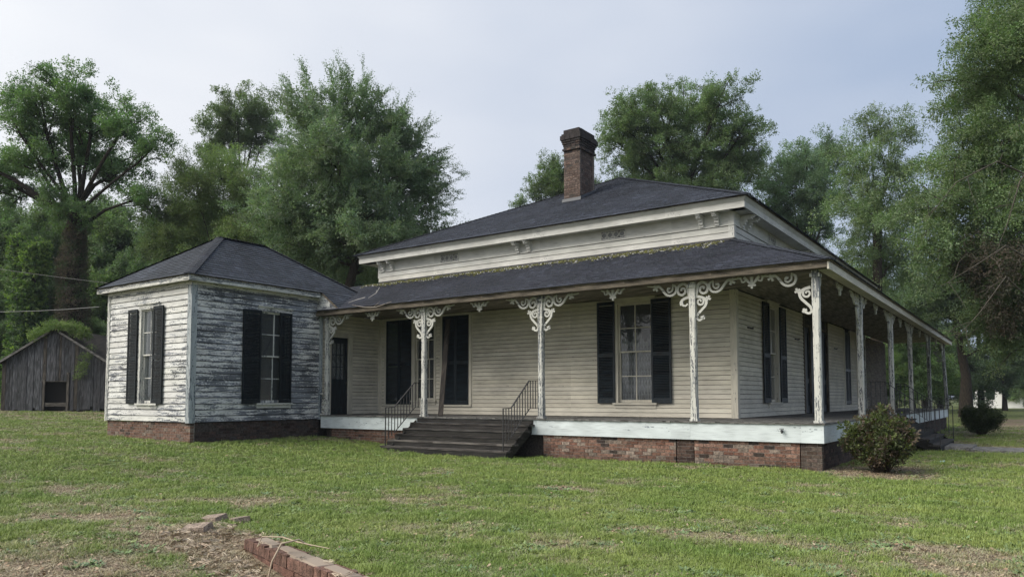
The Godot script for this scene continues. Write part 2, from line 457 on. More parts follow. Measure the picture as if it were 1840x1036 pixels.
# one plane of roof: rows of shingles from the eave (e0 e1) to the top edge (r0 r1), over a deck
func roof_plane(parent: Node, e0: Vector3, e1: Vector3, r0: Vector3, r1: Vector3, row := 0.15, base := Color(0.060, 0.070, 0.098)) -> MeshInstance3D:
	var nr := (e1 - e0).cross((r0 + r1) * 0.5 - e0).normalized()
	if nr.y < 0.0: nr = -nr
	var deck := MB.new()
	var d := nr * -0.05; var u := nr * -0.006
	if r0.distance_to(r1) < 0.05:
		var top := r0 - (r0 - e0) * 0.001
		deck.hexa([e0 + u, e1 + u, r1 + u, top + u, e0 + d, e1 + d, r1 + d, top + d])
	else:
		deck.hexa([e0 + u, e1 + u, r1 + u, r0 + u, e0 + d, e1 + d, r1 + d, r0 + d])
	var rf := obj("roof", deck, M.brown_board, parent)
	var sh := MB.new()
	var slope := ((r0 + r1) * 0.5 - (e0 + e1) * 0.5).length()
	var rows := int(ceil(slope / row))
	var along := (e1 - e0).normalized()
	sh.g = 0 if absf(along.x) > absf(along.z) else 2
	var blot := noise(int(e0.x * 31.0 + e0.z * 17.0) + 900, 0.5, 3)
	for i in rows:
		var t0 := float(i) / rows; var t1 := minf(1.0, (i + 1.12) / rows)
		if i == 0: t0 = -0.012
		var L0 := e0.lerp(r0, t0); var R0 := e1.lerp(r1, t0)
		var L1 := e0.lerp(r0, t1); var R1 := e1.lerp(r1, t1)
		var len0 := L0.distance_to(R0)
		var a := -R(0.0, 0.3)
		var wob := R(-0.012, 0.012) / maxf(slope, 0.5)
		while a < len0:
			var b := a + 0.165
			var f0 := clampf(a / len0, 0.0, 1.0); var f1 := clampf((b - 0.006) / len0, 0.0, 1.0)
			if f1 > f0 + 0.0001:
				var q := L0.lerp(R0, f0)
				var k := R(0.78, 1.2) * (1.0 + 0.45 * blot.get_noise_3dv(q))
				if R(0, 1) < 0.05: k *= 1.45
				sh.col = Color(base.r * k, base.g * k, base.b * k)
				var lift := nr * R(0.011, 0.017)
				var dn := (L0 - L1).normalized() * R(-0.004, 0.010)
				var p := L0.lerp(R0, f0) + lift + dn; var p2 := L0.lerp(R0, f1) + lift + dn
				# keep the tab inside the edges of the plane higher up
				var len1 := maxf(L1.distance_to(R1), 0.001)
				var sft := (L1 - L0).dot(along)
				var g0 := clampf((f0 * len0 - sft) / len1, 0.0, 1.0); var g1 := clampf((f1 * len0 - sft) / len1, 0.0, 1.0)
				var p3 := L1.lerp(R1, g1) + nr * 0.001; var p4 := L1.lerp(R1, g0) + nr * 0.001
				sh.quad_out(p, p2, p3, p4, p - nr)
				sh.quad_out(p, p2, p2 - lift, p - lift, p4)
			a = b
	obj("shingles", sh, M.shingle, rf, "stuff")
	return rf

func hip_cap(parent: Node, a: Vector3, b: Vector3, flat := Vector3.ZERO) -> void:
	var m := MB.new()
	var d := (b - a).normalized()
	var side := d.cross(Vector3.UP).normalized()
	var n := int(a.distance_to(b) / 0.15)
	for i in n:
		var p := a.lerp(b, float(i) / n); var q := a.lerp(b, (i + 1.25) / n)
		var k := R(0.8, 1.25)
		m.col = Color(0.066 * k, 0.074 * k, 0.094 * k)
		for s in [-1.0, 1.0]:
			var dr := Vector3(0, -0.035, 0)
			var up0 := Vector3(0, 0.034, 0); var up1 := Vector3(0, 0.02, 0)
			m.quad_out(p + up0, p + side * s * 0.13 + dr + up0, q + side * s * 0.13 + dr + up1, q + up1, p - Vector3.UP)
			m.quad_out(p + up0, p + side * s * 0.13 + dr + up0, p + side * s * 0.13 + dr, p, q)
	obj("hip_cap", m, M.shingle, parent, "stuff")

# bricks laid in running bond on a wall face; singly: each its own mesh
func bricks(parent: Node, axis: String, w: float, s: float, a0: float, a1: float, y0: float, y1: float, tone: Callable, singly := false, depth := 0.10, mortar: Material = null) -> void:
	var joined := MB.new()
	var courses := int(round((y1 - y0) / 0.076))
	var ch := (y1 - y0) / courses
	for r in courses:
		var y := y0 + r * ch
		var a := a0 - (0.105 if r % 2 else 0.0)
		while a < a1:
			var f0 := maxf(a, a0); var f1 := minf(a + 0.20, a1)
			if f1 - f0 > 0.03:
				var m := joined
				if singly: m = MB.new()
				m.col = tone.call((f0 + f1) * 0.5, y)
				m.off = Vector2(R(0, 1), R(0, 1))
				m.g = 0 if axis == "x" else 2
				var pr := R(0.004, 0.013)
				wbox(m, axis, w, s, f0 + R(0.0, 0.003), f1, y + 0.006 + R(0.0, 0.002), y + ch - 0.005, -depth, pr)
				if singly: obj("brick", m, M.brick, parent)
			a += 0.21
	if not singly: obj("brick", joined, M.brick, parent, "stuff")
	var mo := MB.new()
	wbox(mo, axis, w, s, a0 + 0.002, a1 - 0.002, y0, y1 - 0.001, -depth - 0.02, -0.001)
	obj("mortar", mo, mortar if mortar else M.mortar, parent)

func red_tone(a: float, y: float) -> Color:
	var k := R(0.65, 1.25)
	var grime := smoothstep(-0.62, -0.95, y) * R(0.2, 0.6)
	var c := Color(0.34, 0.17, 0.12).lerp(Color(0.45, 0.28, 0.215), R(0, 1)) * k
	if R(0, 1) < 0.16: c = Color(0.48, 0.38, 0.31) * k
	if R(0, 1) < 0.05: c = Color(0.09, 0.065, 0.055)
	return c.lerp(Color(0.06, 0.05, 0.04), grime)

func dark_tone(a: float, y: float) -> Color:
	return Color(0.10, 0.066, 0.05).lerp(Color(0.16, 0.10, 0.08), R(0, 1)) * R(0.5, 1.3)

func chimney_tone(a: float, y: float) -> Color:
	var c := Color(0.24, 0.155, 0.12).lerp(Color(0.34, 0.255, 0.215), R(0, 1)) * R(0.7, 1.2)
	return c.lerp(Color(0.05, 0.048, 0.05), clampf(0.25 + smoothstep(8.1, 8.9, y + R(-0.3, 0.3)) * 0.7, 0.0, 0.92))

# scroll-cut bracket: u runs out from the post, v down from the beam
func bracket_mesh(which: String, eu: Vector3) -> MB:
	var b := MB.new()
	var ev := Vector3.DOWN
	var o := eu * 0.065
	var P := func(a: Array) -> Array:
		var r := []
		for i in range(0, a.size(), 2): r.append(Vector2(a[i], a[i + 1]))
		return r
	var star := func(c: Vector2, r: float) -> void:
		for k in 4:
			var t := 0.5 + k * TAU / 4.0
			b.ribbon([c, c + Vector2(cos(t), sin(t)) * r * 0.6, c + Vector2(cos(t), sin(t)) * r], [0.035, 0.05], 0.034 + 0.002 * k, o, eu, ev)
	if "a" in which:
		b.ribbon(P.call([0.0, 0.36, 0.03, 0.22, 0.06, 0.09, 0.14, 0.03, 0.24, 0.07, 0.275, 0.16, 0.24, 0.25, 0.16, 0.27, 0.10, 0.21, 0.12, 0.14, 0.18, 0.13, 0.19, 0.18]), [0.06, 0.042], 0.045, o, eu, ev)
	if "b" in which:
		b.ribbon(P.call([0.45, 0.11, 0.50, 0.10, 0.51, 0.16, 0.46, 0.19, 0.40, 0.15, 0.39, 0.06]), [0.045, 0.03], 0.038, o, eu, ev)
		b.ribbon(P.call([0.40, 0.03, 0.32, 0.07, 0.31, 0.16, 0.36, 0.24, 0.46, 0.265, 0.56, 0.22, 0.64, 0.11, 0.72, 0.03]), [0.045, 0.05], 0.043, o, eu, ev)
		star.call(Vector2(0.79, 0.075), 0.075)
		b.ribbon(P.call([0.72, 0.03, 0.86, 0.035, 1.0, 0.015]), [0.045, 0.02], 0.035, o, eu, ev)
	if "c" in which:
		b.ribbon(P.call([0.03, 0.33, 0.15, 0.36, 0.235, 0.43, 0.22, 0.53, 0.13, 0.63, 0.045, 0.72, 0.02, 0.80, 0.07, 0.845, 0.13, 0.82, 0.14, 0.76]), [0.06, 0.042], 0.041, o, eu, ev)
		b.ribbon(P.call([0.12, 0.345, 0.175, 0.41, 0.165, 0.49, 0.10, 0.515, 0.05, 0.47, 0.065, 0.41, 0.11, 0.41, 0.12, 0.45]), [0.045, 0.035], 0.037, o, eu, ev)
		star.call(Vector2(0.28, 0.385), 0.06)
		star.call(Vector2(0.155, 0.79), 0.05)
	elif "d" in which:   # what is left of a broken one
		b.ribbon(P.call([0.03, 0.33, 0.13, 0.36, 0.20, 0.42, 0.20, 0.50]), [0.06, 0.05], 0.041, o, eu, ev)
		b.ribbon(P.call([0.12, 0.345, 0.175, 0.41, 0.165, 0.49, 0.10, 0.515, 0.05, 0.47]), [0.045, 0.035], 0.037, o, eu, ev)
	return b

func pendant_mesh(eu: Vector3) -> MB:
	var b := MB.new()
	var ev := Vector3.DOWN
	for s in [-1.0, 1.0]:
		b.ribbon([Vector2(0.30 * s, 0.01), Vector2(0.22 * s, 0.05), Vector2(0.20 * s, 0.11), Vector2(0.14 * s, 0.10), Vector2(0.13 * s, 0.05)], [0.035, 0.03], 0.036 + 0.002 * s, Vector3.ZERO, eu, ev)
		b.ribbon([Vector2(0.16 * s, 0.015), Vector2(0.08 * s, 0.10), Vector2(0.015 * s, 0.19)], [0.06, 0.035], 0.041 + 0.003 * s, Vector3.ZERO, eu, ev)
		b.ribbon([Vector2(0.01 * s, 0.17), Vector2(0.05 * s, 0.20), Vector2(0.08 * s, 0.18)], [0.045, 0.03], 0.033 + 0.002 * s, Vector3.ZERO, eu, ev)
	b.ribbon([Vector2(0, 0.02), Vector2(0, 0.14), Vector2(0, 0.26)], [0.06, 0.04], 0.047, Vector3.ZERO, eu, ev)
	return b

func post(house: Node, x: float, z: float, lean := Vector2.ZERO) -> MeshInstance3D:
	var b := MB.new(); b.g = 1
	b.off = Vector2(R(0, 3), R(0, 1))
	var h := 0.068; var ch := 0.022
	var ring := func(y: float, k: float, c: float) -> Array:
		var r := []
		for q: Array in [[1, -1, 1, 0, 0, 1], [1, 1, 0, 1, -1, 0], [-1, 1, -1, 0, 0, -1], [-1, -1, 0, -1, 1, 0]]:
			var cr := Vector2(q[0], q[1]) * k
			r.append(cr - Vector2(q[2], q[3]) * c)
			r.append(cr + Vector2(q[4], q[5]) * c)
		var o := []
		for p: Vector2 in r: o.append(Vector3(p.x + lean.x * (y / 3.0), y, p.y + lean.y * (y / 3.0)))
		return o
	var rings := [ring.call(0.0, h, 0.001), ring.call(0.45, h, 0.001), ring.call(0.5, h, ch), ring.call(2.2, h, ch), ring.call(2.25, h, 0.001), ring.call(3.0, h, 0.001)]
	for i in rings.size() - 1:
		for k in 8:
			var j := (k + 1) % 8
			b.quad_out(rings[i][k], rings[i][j], rings[i + 1][j], rings[i + 1][k], Vector3(lean.x * 0.5, (rings[i][0].y + rings[i + 1][0].y) * 0.5, lean.y * 0.5))
	b.box(Vector3(-0.095 + lean.x, 2.86, -0.095 + lean.y), Vector3(0.095 + lean.x, 2.93, 0.095 + lean.y))
	b.box(Vector3(-0.09, -0.0, -0.09), Vector3(0.09, 0.045, 0.09))
	var o := obj("post", b, M.post, house)
	o.position = Vector3(x, 0, z)
	return o
# ---------------------------------------------------------------- leaves and trees
func leaf_at(m: MB, p: Vector3, dir: Vector3, side: Vector3, ln: float, wd: float) -> void:
	var nr := dir.cross(side).normalized()
	var a := p; var b := p + dir * ln * 0.45 + side * wd * 0.5 + nr * wd * 0.12; var d := p + dir * ln - nr * ln * 0.08; var e := p + dir * ln * 0.45 - side * wd * 0.5 + nr * wd * 0.12
	m.tri(a, b, d); m.tri(a, d, e)

func rdir() -> Vector3:
	var y := R(-1, 1); var a := R(0, TAU); var r := sqrt(1.0 - y * y)
	return Vector3(r * cos(a), y, r * sin(a))

# a handful of leaves on twigs, filling about a metre across (scaled when placed)
func leaf_clump(count: int, ln: float, wd: float, flat := 0.6) -> ArrayMesh:
	var m := MB.new()
	for t in int(count / 6.0):
		var d := rdir(); d.y = d.y * flat + 0.1; d = d.normalized()
		var tip := d * R(0.25, 0.5)
		for k in 6:
			var p := tip * R(0.35, 1.05) + rdir() * 0.07
			var ld := (d + rdir() * 0.9 + Vector3(0, -0.25, 0)).normalized()
			var sd := ld.cross(Vector3.UP + rdir() * 0.7).normalized()
			var k2 := R(0.72, 1.28)
			m.col = Color(k2 * R(0.9, 1.1), k2, k2 * R(0.85, 1.1))
			leaf_at(m, p, ld, sd, ln * R(0.7, 1.3), wd * R(0.7, 1.2))
	return m.mesh()

# a long feathery spray pointing along +y
func leaf_spray(count: int, ln: float, wd: float) -> ArrayMesh:
	var m := MB.new()
	for t in 4:
		var bend := Vector3(R(-0.35, 0.35), 0, R(-0.35, 0.35))
		for k in int(count / 4.0):
			var f := R(0.05, 1.0)
			var p := Vector3(0, f * R(0.75, 1.0), 0) + bend * f * f + Vector3(R(-0.03, 0.03), 0, R(-0.03, 0.03))
			var a := R(0, TAU)
			var ld := (Vector3(cos(a), 0.7, sin(a)) + bend * 0.6).normalized()
			var sd := ld.cross(rdir()).normalized()
			var k2 := R(0.75, 1.25)
			m.col = Color(k2 * R(0.92, 1.08), k2, k2 * R(0.9, 1.1))
			leaf_at(m, p, ld, sd, ln * R(0.7, 1.3), wd * R(0.7, 1.2))
	return m.mesh()

func turned(d: Vector3, roll: float, sc: float) -> Basis:
	var y := d.normalized()
	var x := y.cross(Vector3.UP if absf(y.y) < 0.9 else Vector3.RIGHT).normalized()
	return (Basis(x, y, x.cross(y)) * Basis(Vector3.UP, roll)).scaled(Vector3.ONE * sc)

# lobes hold the crown: x y z radius each, in the world; limbs run from the trunk to each, branches fill it
func tree(called: String, label: String, group: String, at: Vector3, spine: Array, r0: float, lobes: Array, leaf: Mesh, tint: Color, sd: int, o := {}) -> Node3D:
	rng.seed = sd
	var t := thing(called, label, "tree", at, 0.0, group)
	var size: float = o.get("size", 1.0)
	var fill: float = o.get("fill", 1.0)
	var spray: bool = o.get("spray", false)
	var xf2 := []; var cl2 := []
	var m := MB.new(); m.g = 1
	var pts := []; var rad := []
	for i in spine.size():
		pts.append(spine[i] - at if spine[i] is Vector3 else spine[i]); rad.append(r0 * lerpf(1.0, 0.5, float(i) / maxf(1.0, spine.size() - 1)))
	pts[0] = Vector3(0, -0.3, 0)
	rad[0] = r0 * 1.35
	m.tube(pts, rad, 10, 0.06)
	var top: Vector3 = pts[pts.size() - 1]
	var xf := []; var cl := []
	var limbs := MB.new(); limbs.g = 1
	for L0: Vector4 in lobes:
		var L := Vector4(L0.x, L0.y, L0.z, L0.w * 1.15)
		var c := Vector3(L.x, L.y, L.z) - at
		var f := clampf((c.y - 0.3 * Vector2(c.x - top.x, c.z - top.z).length()) / maxf(top.y, 0.1), 0.35, 1.0)
		var idx := f * (pts.size() - 1)
		var s: Vector3 = pts[int(idx)].lerp(pts[mini(int(idx) + 1, pts.size() - 1)], idx - int(idx))
		var lr := clampf(r0 * 0.24 * L.w / 2.0, 0.04, r0 * 0.35)
		var mid := s.lerp(c, 0.5) + Vector3(R(-0.4, 0.4), R(-0.2, 0.6), R(-0.4, 0.4)) * L.w * 0.3
		limbs.tube([s, s.lerp(mid, 0.5) + rdir() * 0.15, mid, mid.lerp(c, 0.6) + rdir() * 0.1, c], [lr, lr * 0.8, lr * 0.62, lr * 0.45, lr * 0.3], 6, 0.05)
		var nb := int((12.0 + 19.0 * pow(L.w / 1.5, 2.0)) * fill / (size * size))
		var hue := R(0.85, 1.15)
		for k in nb:
			var d := rdir()
			if d.y < -0.2: d.y *= 0.5
			d = d.normalized()
			var ln := L.w * R(0.55, 1.12) * (1.0 + 0.25 * sin(d.x * 7.0 + L.x) * cos(d.z * 6.0 + L.y))
			var b := c + d * L.w * 0.1 + (mid - c) * R(0.0, 0.7) + rdir() * L.w * 0.12
			var e := c + d * ln + Vector3(0, -0.08 * ln, 0)
			var mm := b.lerp(e, 0.55) + Vector3(0, 0.14 * ln, 0)
			if k % (7 if spray else 4) == 0: limbs.tube([b, mm, e], [lr * 0.24 + 0.008, lr * 0.15 + 0.006, 0.006], 4)
			var cn := int(ceil(ln / (0.42 * size)))
			var bright := R(0.78, 1.2)
			if spray and d.y > -0.15:
				var out := (e - b).normalized()
				for q in 2:
					xf.append(Transform3D(turned((out + Vector3(0, -0.05, 0) + rdir() * 0.35).normalized(), R(0, TAU), size * R(0.75, 1.25)), e + out * (q * 0.55 - 0.35))); cl.append(Color(tint.r * 0.95, tint.g, tint.b) * R(0.75, 1.1))
			for q in cn:
				var u := R(0.3, 1.05)
				var p := b.lerp(mm, u * 2.0) if u < 0.5 else mm.lerp(e, u * 2.0 - 1.0)
				p += rdir() * R(0.0, 0.32) * size
				var od := (e - b).normalized()
				var k2 := bright * hue * R(0.85, 1.15)
				var sc := size * R(0.7, 1.2)
				if spray:
					od = (od + rdir() * 0.6 + Vector3(0, -0.1, 0)).normalized()
					sc = size * R(0.7, 1.3)
				else: od = (rdir() * 0.6 + Vector3(0, 1, 0)).normalized()
				var mixed: bool = o.has("mix") and R(0, 1) < 0.6
				(xf2 if mixed else xf).append(Transform3D(turned(od, R(0, TAU), sc), p))
				(cl2 if mixed else cl).append(Color(tint.r * k2 * R(0.93, 1.1), tint.g * k2, tint.b * k2 * R(0.9, 1.12)))
	obj("trunk", m, o.get("bark", M.bark), t)
	obj("limbs", limbs, o.get("bark", M.bark), t)
	many("crown", leaf, M.leaf, xf, cl, t)
	if xf2.size(): many("crown", o.mix, M.leaf, xf2, cl2, t)
	return t

# leafy cover clinging to a stem path
func cover(parent: Node, called: String, path: Array, radii: Array, count: int, leaf: Mesh, cols: Array, size: float) -> void:
	var xf := []; var cl := []
	for i in count:
		var f := R(0, path.size() - 1.001)
		var k := int(f)
		var p: Vector3 = path[k].lerp(path[k + 1], f - k)
		var r: float = lerpf(radii[k], radii[k + 1], f - k)
		var a := R(0, TAU)
		var d := Vector3(cos(a), R(-0.3, 0.4), sin(a))
		xf.append(Transform3D(turned((d + rdir() * 0.5).normalized(), R(0, TAU), size * R(0.7, 1.2)), p + d * r * R(0.75, 1.1)))
		var c: Color = cols[rng.randi() % cols.size()]
		var kk := R(0.75, 1.25)
		cl.append(Color(c.r * kk, c.g * kk, c.b * kk))
	many(called, leaf, M.leaf, xf, cl, parent)

# a forest tree about 16 m tall, leafy to the ground, to be copied
func forest_tree(called: String, sd: int, tint: Color, h: float, leaf: Mesh) -> Node3D:
	rng.seed = sd
	var L := []
	var n := 13
	for i in n:
		var f := float(i) / (n - 1)
		var a := i * 2.4 + R(-0.4, 0.4)
		var rr := h * 0.19 * sin(PI * clampf(0.12 + f * 0.86, 0, 1)) * R(0.6, 1.1)
		L.append(V(cos(a) * rr, h * (0.16 + 0.76 * f), sin(a) * rr, h * R(0.10, 0.145) * (1.0 - 0.35 * f)))
	return tree(called, "", "", Vector3.ZERO, [Vector3.ZERO, Vector3(R(-0.3, 0.3), h * 0.35, R(-0.3, 0.3)), Vector3(R(-0.6, 0.6), h * 0.75, R(-0.6, 0.6))], h * 0.017, L, leaf, tint, sd + 1, {"size": 1.25, "fill": 1.25})

func shrub(called: String, label: String, at: Vector3, rx: float, h: float, clumps: int, leaf: Mesh, cols: Array, sd: int, size: float, twigs := 40) -> Node3D:
	rng.seed = sd
	var t := thing(called, label, "bush", at)
	var m := MB.new(); m.g = 1
	var xf := []; var cl := []
	var tips := []
	for i in twigs:
		var a := R(0, TAU); var f := sqrt(R(0, 1))
		var lump := 1.0 + 0.22 * sin(a * 3.0 + sd) + 0.13 * sin(a * 5.0 + 1.0)
		var tip := Vector3(cos(a) * rx * f * lump, h * (1.0 - 0.45 * f * f) * R(0.72, 1.1), sin(a) * rx * f * lump)
		var base := Vector3(cos(a), 0, sin(a)) * rx * 0.18 * R(0.2, 1.0)
		var mid := base.lerp(tip, 0.5) + Vector3(R(-0.08, 0.08), 0.04, R(-0.08, 0.08))
		m.tube([base + Vector3(0, -0.05, 0), mid, tip], [0.012, 0.008, 0.003], 4)
		tips.append([base, mid, tip])
	for i in clumps:
		var q: Array = tips[rng.randi() % tips.size()]
		var u := sqrt(R(0.12, 1.08))
		var p: Vector3 = q[0].lerp(q[1], u * 2.0) if u < 0.5 else q[1].lerp(q[2], u * 2.0 - 1.0)
		p += rdir() * R(0.02, 0.13) * h
		if p.y < 0.03: p.y = R(0.03, 0.2)
		xf.append(Transform3D(turned((rdir() + Vector3(0, 0.6, 0)).normalized(), R(0, TAU), size * R(0.7, 1.25)), p))
		var c: Color = cols[rng.randi() % cols.size()]
		var kk := R(0.7, 1.3)
		cl.append(Color(c.r * kk, c.g * kk, c.b * kk))
	obj("stems", m, M.bark, t)
	many("foliage", leaf, M.leaf, xf, cl, t)
	return t
# ---------------------------------------------------------------- things
func steps(t: Node3D, width: float, run: float, widen: float, wood: Color) -> void:
	var rise := 0.148
	for k in 5:
		var y := -rise * (k + 1)
		var z0 := run * k; var z1 := run * (k + 1)
		var l := -width * 0.5 - (widen * (k + 1) / 5.0); var r := width * 0.5 - 0.015 * k
		var b := MB.new(); b.off = Vector2(R(0, 2), R(0, 1))
		b.col = Color(wood.r, wood.g, wood.b) * R(0.8, 1.3)
		if k > 2: b.col = b.col * 2.4
		b.hexa([Vector3(l, y - 0.04, z0 - 0.02), Vector3(r, y - 0.042, z0 - 0.02), Vector3(r, y - 0.042, z1 + 0.03 + R(-0.008, 0.008)), Vector3(l, y - 0.04, z1 + 0.03 + R(-0.008, 0.008)),
			Vector3(l, y + R(-0.006, 0.004), z0 - 0.02), Vector3(r, y + R(-0.006, 0.004), z0 - 0.02), Vector3(r, y - 0.004, z1 + 0.03), Vector3(l, y - 0.002, z1 + 0.03)])
		obj("tread", b, M.step_wood, t)
		var q := MB.new(); q.off = Vector2(R(0, 2), R(0, 1))
		q.col = Color(wood.r, wood.g, wood.b) * R(0.55, 0.85)
		q.box(Vector3(l + 0.04, y + 0.001, z0 - 0.01), Vector3(r - 0.04, y + rise - 0.043, z0 + 0.012))
		obj("riser", q, M.step_wood, t)
	var last := MB.new(); last.col = Color(wood.r, wood.g, wood.b) * 0.6
	last.box(Vector3(-width * 0.5 - widen + 0.03, -1.05, run * 5 - 0.01), Vector3(width * 0.5 - 0.1, -rise * 5 - 0.043, run * 5 + 0.012))
	obj("riser", last, M.step_wood, t)
	for s in [-1.0, 1.0]:
		var b := MB.new(); b.g = 2; b.col = Color(wood.r, wood.g, wood.b) * 0.8
		var x := width * 0.5 - 0.13 if s > 0.0 else -width * 0.5 - widen * 0.3
		b.hexa([Vector3(x, -0.10, 0), Vector3(x + 0.045, -0.10, 0), Vector3(x + 0.045, -0.36, 0), Vector3(x, -0.36, 0),
			Vector3(x, -0.82, run * 5.1), Vector3(x + 0.045, -0.82, run * 5.1), Vector3(x + 0.045, -1.06, run * 5.05), Vector3(x, -1.06, run * 5.05)])
		obj("stringer", b, M.step_wood, t)
		# iron handrail
		var h := MB.new()
		var hx := (width * 0.5 - 0.16) if s > 0.0 else -width * 0.5 - widen * 0.45
		var zn := run * 5.0 + 0.02; var zf := run * 3.6
		var low := [Vector3(hx, 0.25, zn), Vector3(hx, 0.26, zf), Vector3(hx, 0.92, 0.0), Vector3(hx, 0.93, -0.40)]
		for i in 3: h.bar(low[i], low[i + 1] + (low[i + 1] - low[i]).normalized() * 0.008, 0.034, 0.018)
		var b0 := Vector3(hx, -0.42, zf); var b1 := Vector3(hx, 0.24, -0.02)
		h.bar(b0, b1, 0.026, 0.012)
		h.bar(b1, b1 + Vector3(0, 0, -0.38), 0.026, 0.012)
		var rail := obj("handrail", h, M.iron, t)
		var z := zn
		while z > -0.42:
			var hi := 0.25 if z > zf else lerpf(0.26, 0.92, clampf((zf - z) / zf, 0.0, 1.0))
			var lo := lerpf(-0.42, 0.24, clampf((zf - z) / zf, 0.0, 1.0))
			if z > zf: lo = -rise * 5 if z > zn - 0.01 else -0.42 - rise * (z - zf) / run
			var q := MB.new()
			var tk := 0.017 if z < zn - 0.01 else 0.022
			q.box(Vector3(hx - tk * 0.5, lo, z - tk * 0.5), Vector3(hx + tk * 0.5, hi - 0.003, z + tk * 0.5))
			obj("baluster", q, M.iron, rail)
			z -= 0.115

func build_house() -> void:
	rng.seed = 5
	var h := thing("farmhouse", "abandoned white clapboard farmhouse with dark hipped roofs, wraparound porch and peeling side wing", "house")
	# dark rooms behind the windows
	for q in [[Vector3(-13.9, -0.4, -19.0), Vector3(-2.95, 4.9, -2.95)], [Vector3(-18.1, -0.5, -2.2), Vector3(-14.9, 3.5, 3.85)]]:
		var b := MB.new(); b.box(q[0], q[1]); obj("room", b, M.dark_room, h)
	# --- wing
	siding(h, M.siding_peel, "x", 4.35, 1, -18.6, -14.4, -0.13, 3.47, 0.16, [[-16.88, -15.88, 0.33, 3.06]], true, 1.0)
	siding(h, M.siding_bare, "z", -14.4, 1, 0.12, 4.35, -0.13, 3.47, 0.16, [[1.2, 2.35, 0.33, 3.06]], true, 1.0)
	var wl := MB.new()
	wbox(wl, "z", -18.6, -1, -2.4, 4.35, -0.13, 3.5, -0.02, 0.02); wbox(wl, "x", -2.41, -1, -18.6, -14.4, -0.13, 3.5, -0.02, 0.02)
	obj("rear_wall", wl, M.siding_peel, h)
	for q in [["x", 4.35, -14.53, -14.355], ["z", -14.4, 4.225, 4.352], ["x", 4.35, -18.64, -18.5], ["z", -14.4, 0.03, 0.15]]:
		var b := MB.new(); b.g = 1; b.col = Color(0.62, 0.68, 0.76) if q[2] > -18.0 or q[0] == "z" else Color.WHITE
		wbox(b, q[0], q[1], 1, q[2], q[3], -0.135, 3.5, -0.02, 0.044 if q[0] == "x" else 0.0435)
		obj("corner_board", b, M.post, h)
	for q in [["x", 4.35, -18.6, -14.36], ["z", -14.4, 0.15, 4.35]]:
		var b := MB.new(); b.g = 0 if q[0] == "x" else 2
		wbox(b, q[0], q[1], 1, q[2], q[3], 3.462, 3.58, -0.02, 0.047)
		obj("frieze_board", b, M.post, h)
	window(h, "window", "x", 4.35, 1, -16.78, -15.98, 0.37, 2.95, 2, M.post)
	shutter(h, M.old_shutter, "x", 4.35, 1, -17.40, -16.92, 0.36, 2.98, 0.056)
	shutter(h, M.old_shutter, "x", 4.35, 1, -16.09, -15.60, 0.36, 3.0, 0.062)
	window(h, "window", "z", -14.4, 1, 1.3, 2.25, 0.37, 2.95, 2, M.post)
	shutter(h, M.old_shutter, "z", -14.4, 1, 2.27, 2.86, 0.36, 2.97, 0.056)
	shutter(h, M.old_shutter, "z", -14.4, 1, 1.22, 1.64, 0.36, 2.97, 0.06)
	# wing roof
	var a := Vector3(-14.13, 3.70, 4.62); var b2 := Vector3(-18.87, 3.70, 4.62); var c := Vector3(-18.87, 3.70, -1.8); var d := Vector3(-14.13, 3.70, -1.8)
	var p := Vector3(-16.5, 5.34, 2.2); var q2 := Vector3(-16.5, 5.34, 0.6)
	var wc := Color(0.076, 0.089, 0.115)
	roof_plane(h, b2, a, p, p, 0.15, wc); roof_plane(h, c, b2, q2, p, 0.15, wc); roof_plane(h, d, c, q2, q2, 0.15, wc)
	# the right slope ends at the eave as far as the porch, then runs on down over its corner
	roof_plane(h, a, d, p, q2, 0.15, wc)
	var e := Vector3(-13.40, 3.18, 0.30); var f := Vector3(-14.15, 3.714, 0.30)
	roof_plane(h, e, Vector3(-13.40, 3.18, -1.9), f, Vector3(-14.15, 3.714, -1.9), 0.15, wc)
	var ck := MB.new()
	var t0 := [Vector3(-14.36, 3.13, 0.26), Vector3(-13.47, 3.13, 0.26), Vector3(-14.17, 3.64, 0.26), Vector3(-14.36, 3.60, 0.26)]
	var t1 := []
	for v: Vector3 in t0: t1.append(v + Vector3(0, 0, -0.03))
	ck.hexa(t0 + t1)
	obj("cricket_end", ck, M.siding_bare, h)
	hip_cap(h, a, p); hip_cap(h, b2, p); hip_cap(h, p, q2); hip_cap(h, d, q2)
	eave(h, "x", 4.35, 1, -18.87, -14.13, 0.27, 3.66, 0.13, 0.06, M.post)
	eave(h, "z", -14.4, 1, 0.31, 4.62, 0.27, 3.66, 0.13, 0.06, M.post)
	eave(h, "z", -18.6, -1, -1.8, 4.62, 0.27, 3.66, 0.13, 0.06, M.post)
	# --- main walls under the porch
	var holes := [[-5.66, -4.47, 0.3, 3.1], [-14.1, -12.84, 0.26, 3.1], [-12.84, -11.88, 0.35, 3.1], [-11.70, -10.48, 0.28, 3.1]]
	siding(h, M.siding, "x", -2.41, 1, -14.36, -2.44, 0.0, 3.1, 0.115, holes, true, 0.0, 5.5)
	siding(h, M.siding, "z", -14.4, 1, -2.38, 0.03, 0.0, 3.12, 0.115, [[-1.12, -0.24, -1, 2.43]], true, 0.0, 9.0)
	siding(h, M.siding, "z", -2.41, 1, -17.2, -2.44, 0.0, 3.1, 0.115, [[-6.0, -4.92, 0.3, 3.1], [-12.0, -8.8, -1, 3.2], [-15.9, -14.75, 0.2, 3.05]], false)
	siding(h, M.brown_board, "z", -2.46, 1, -24.6, -17.3, 0.0, 3.1, 0.115, [], false)
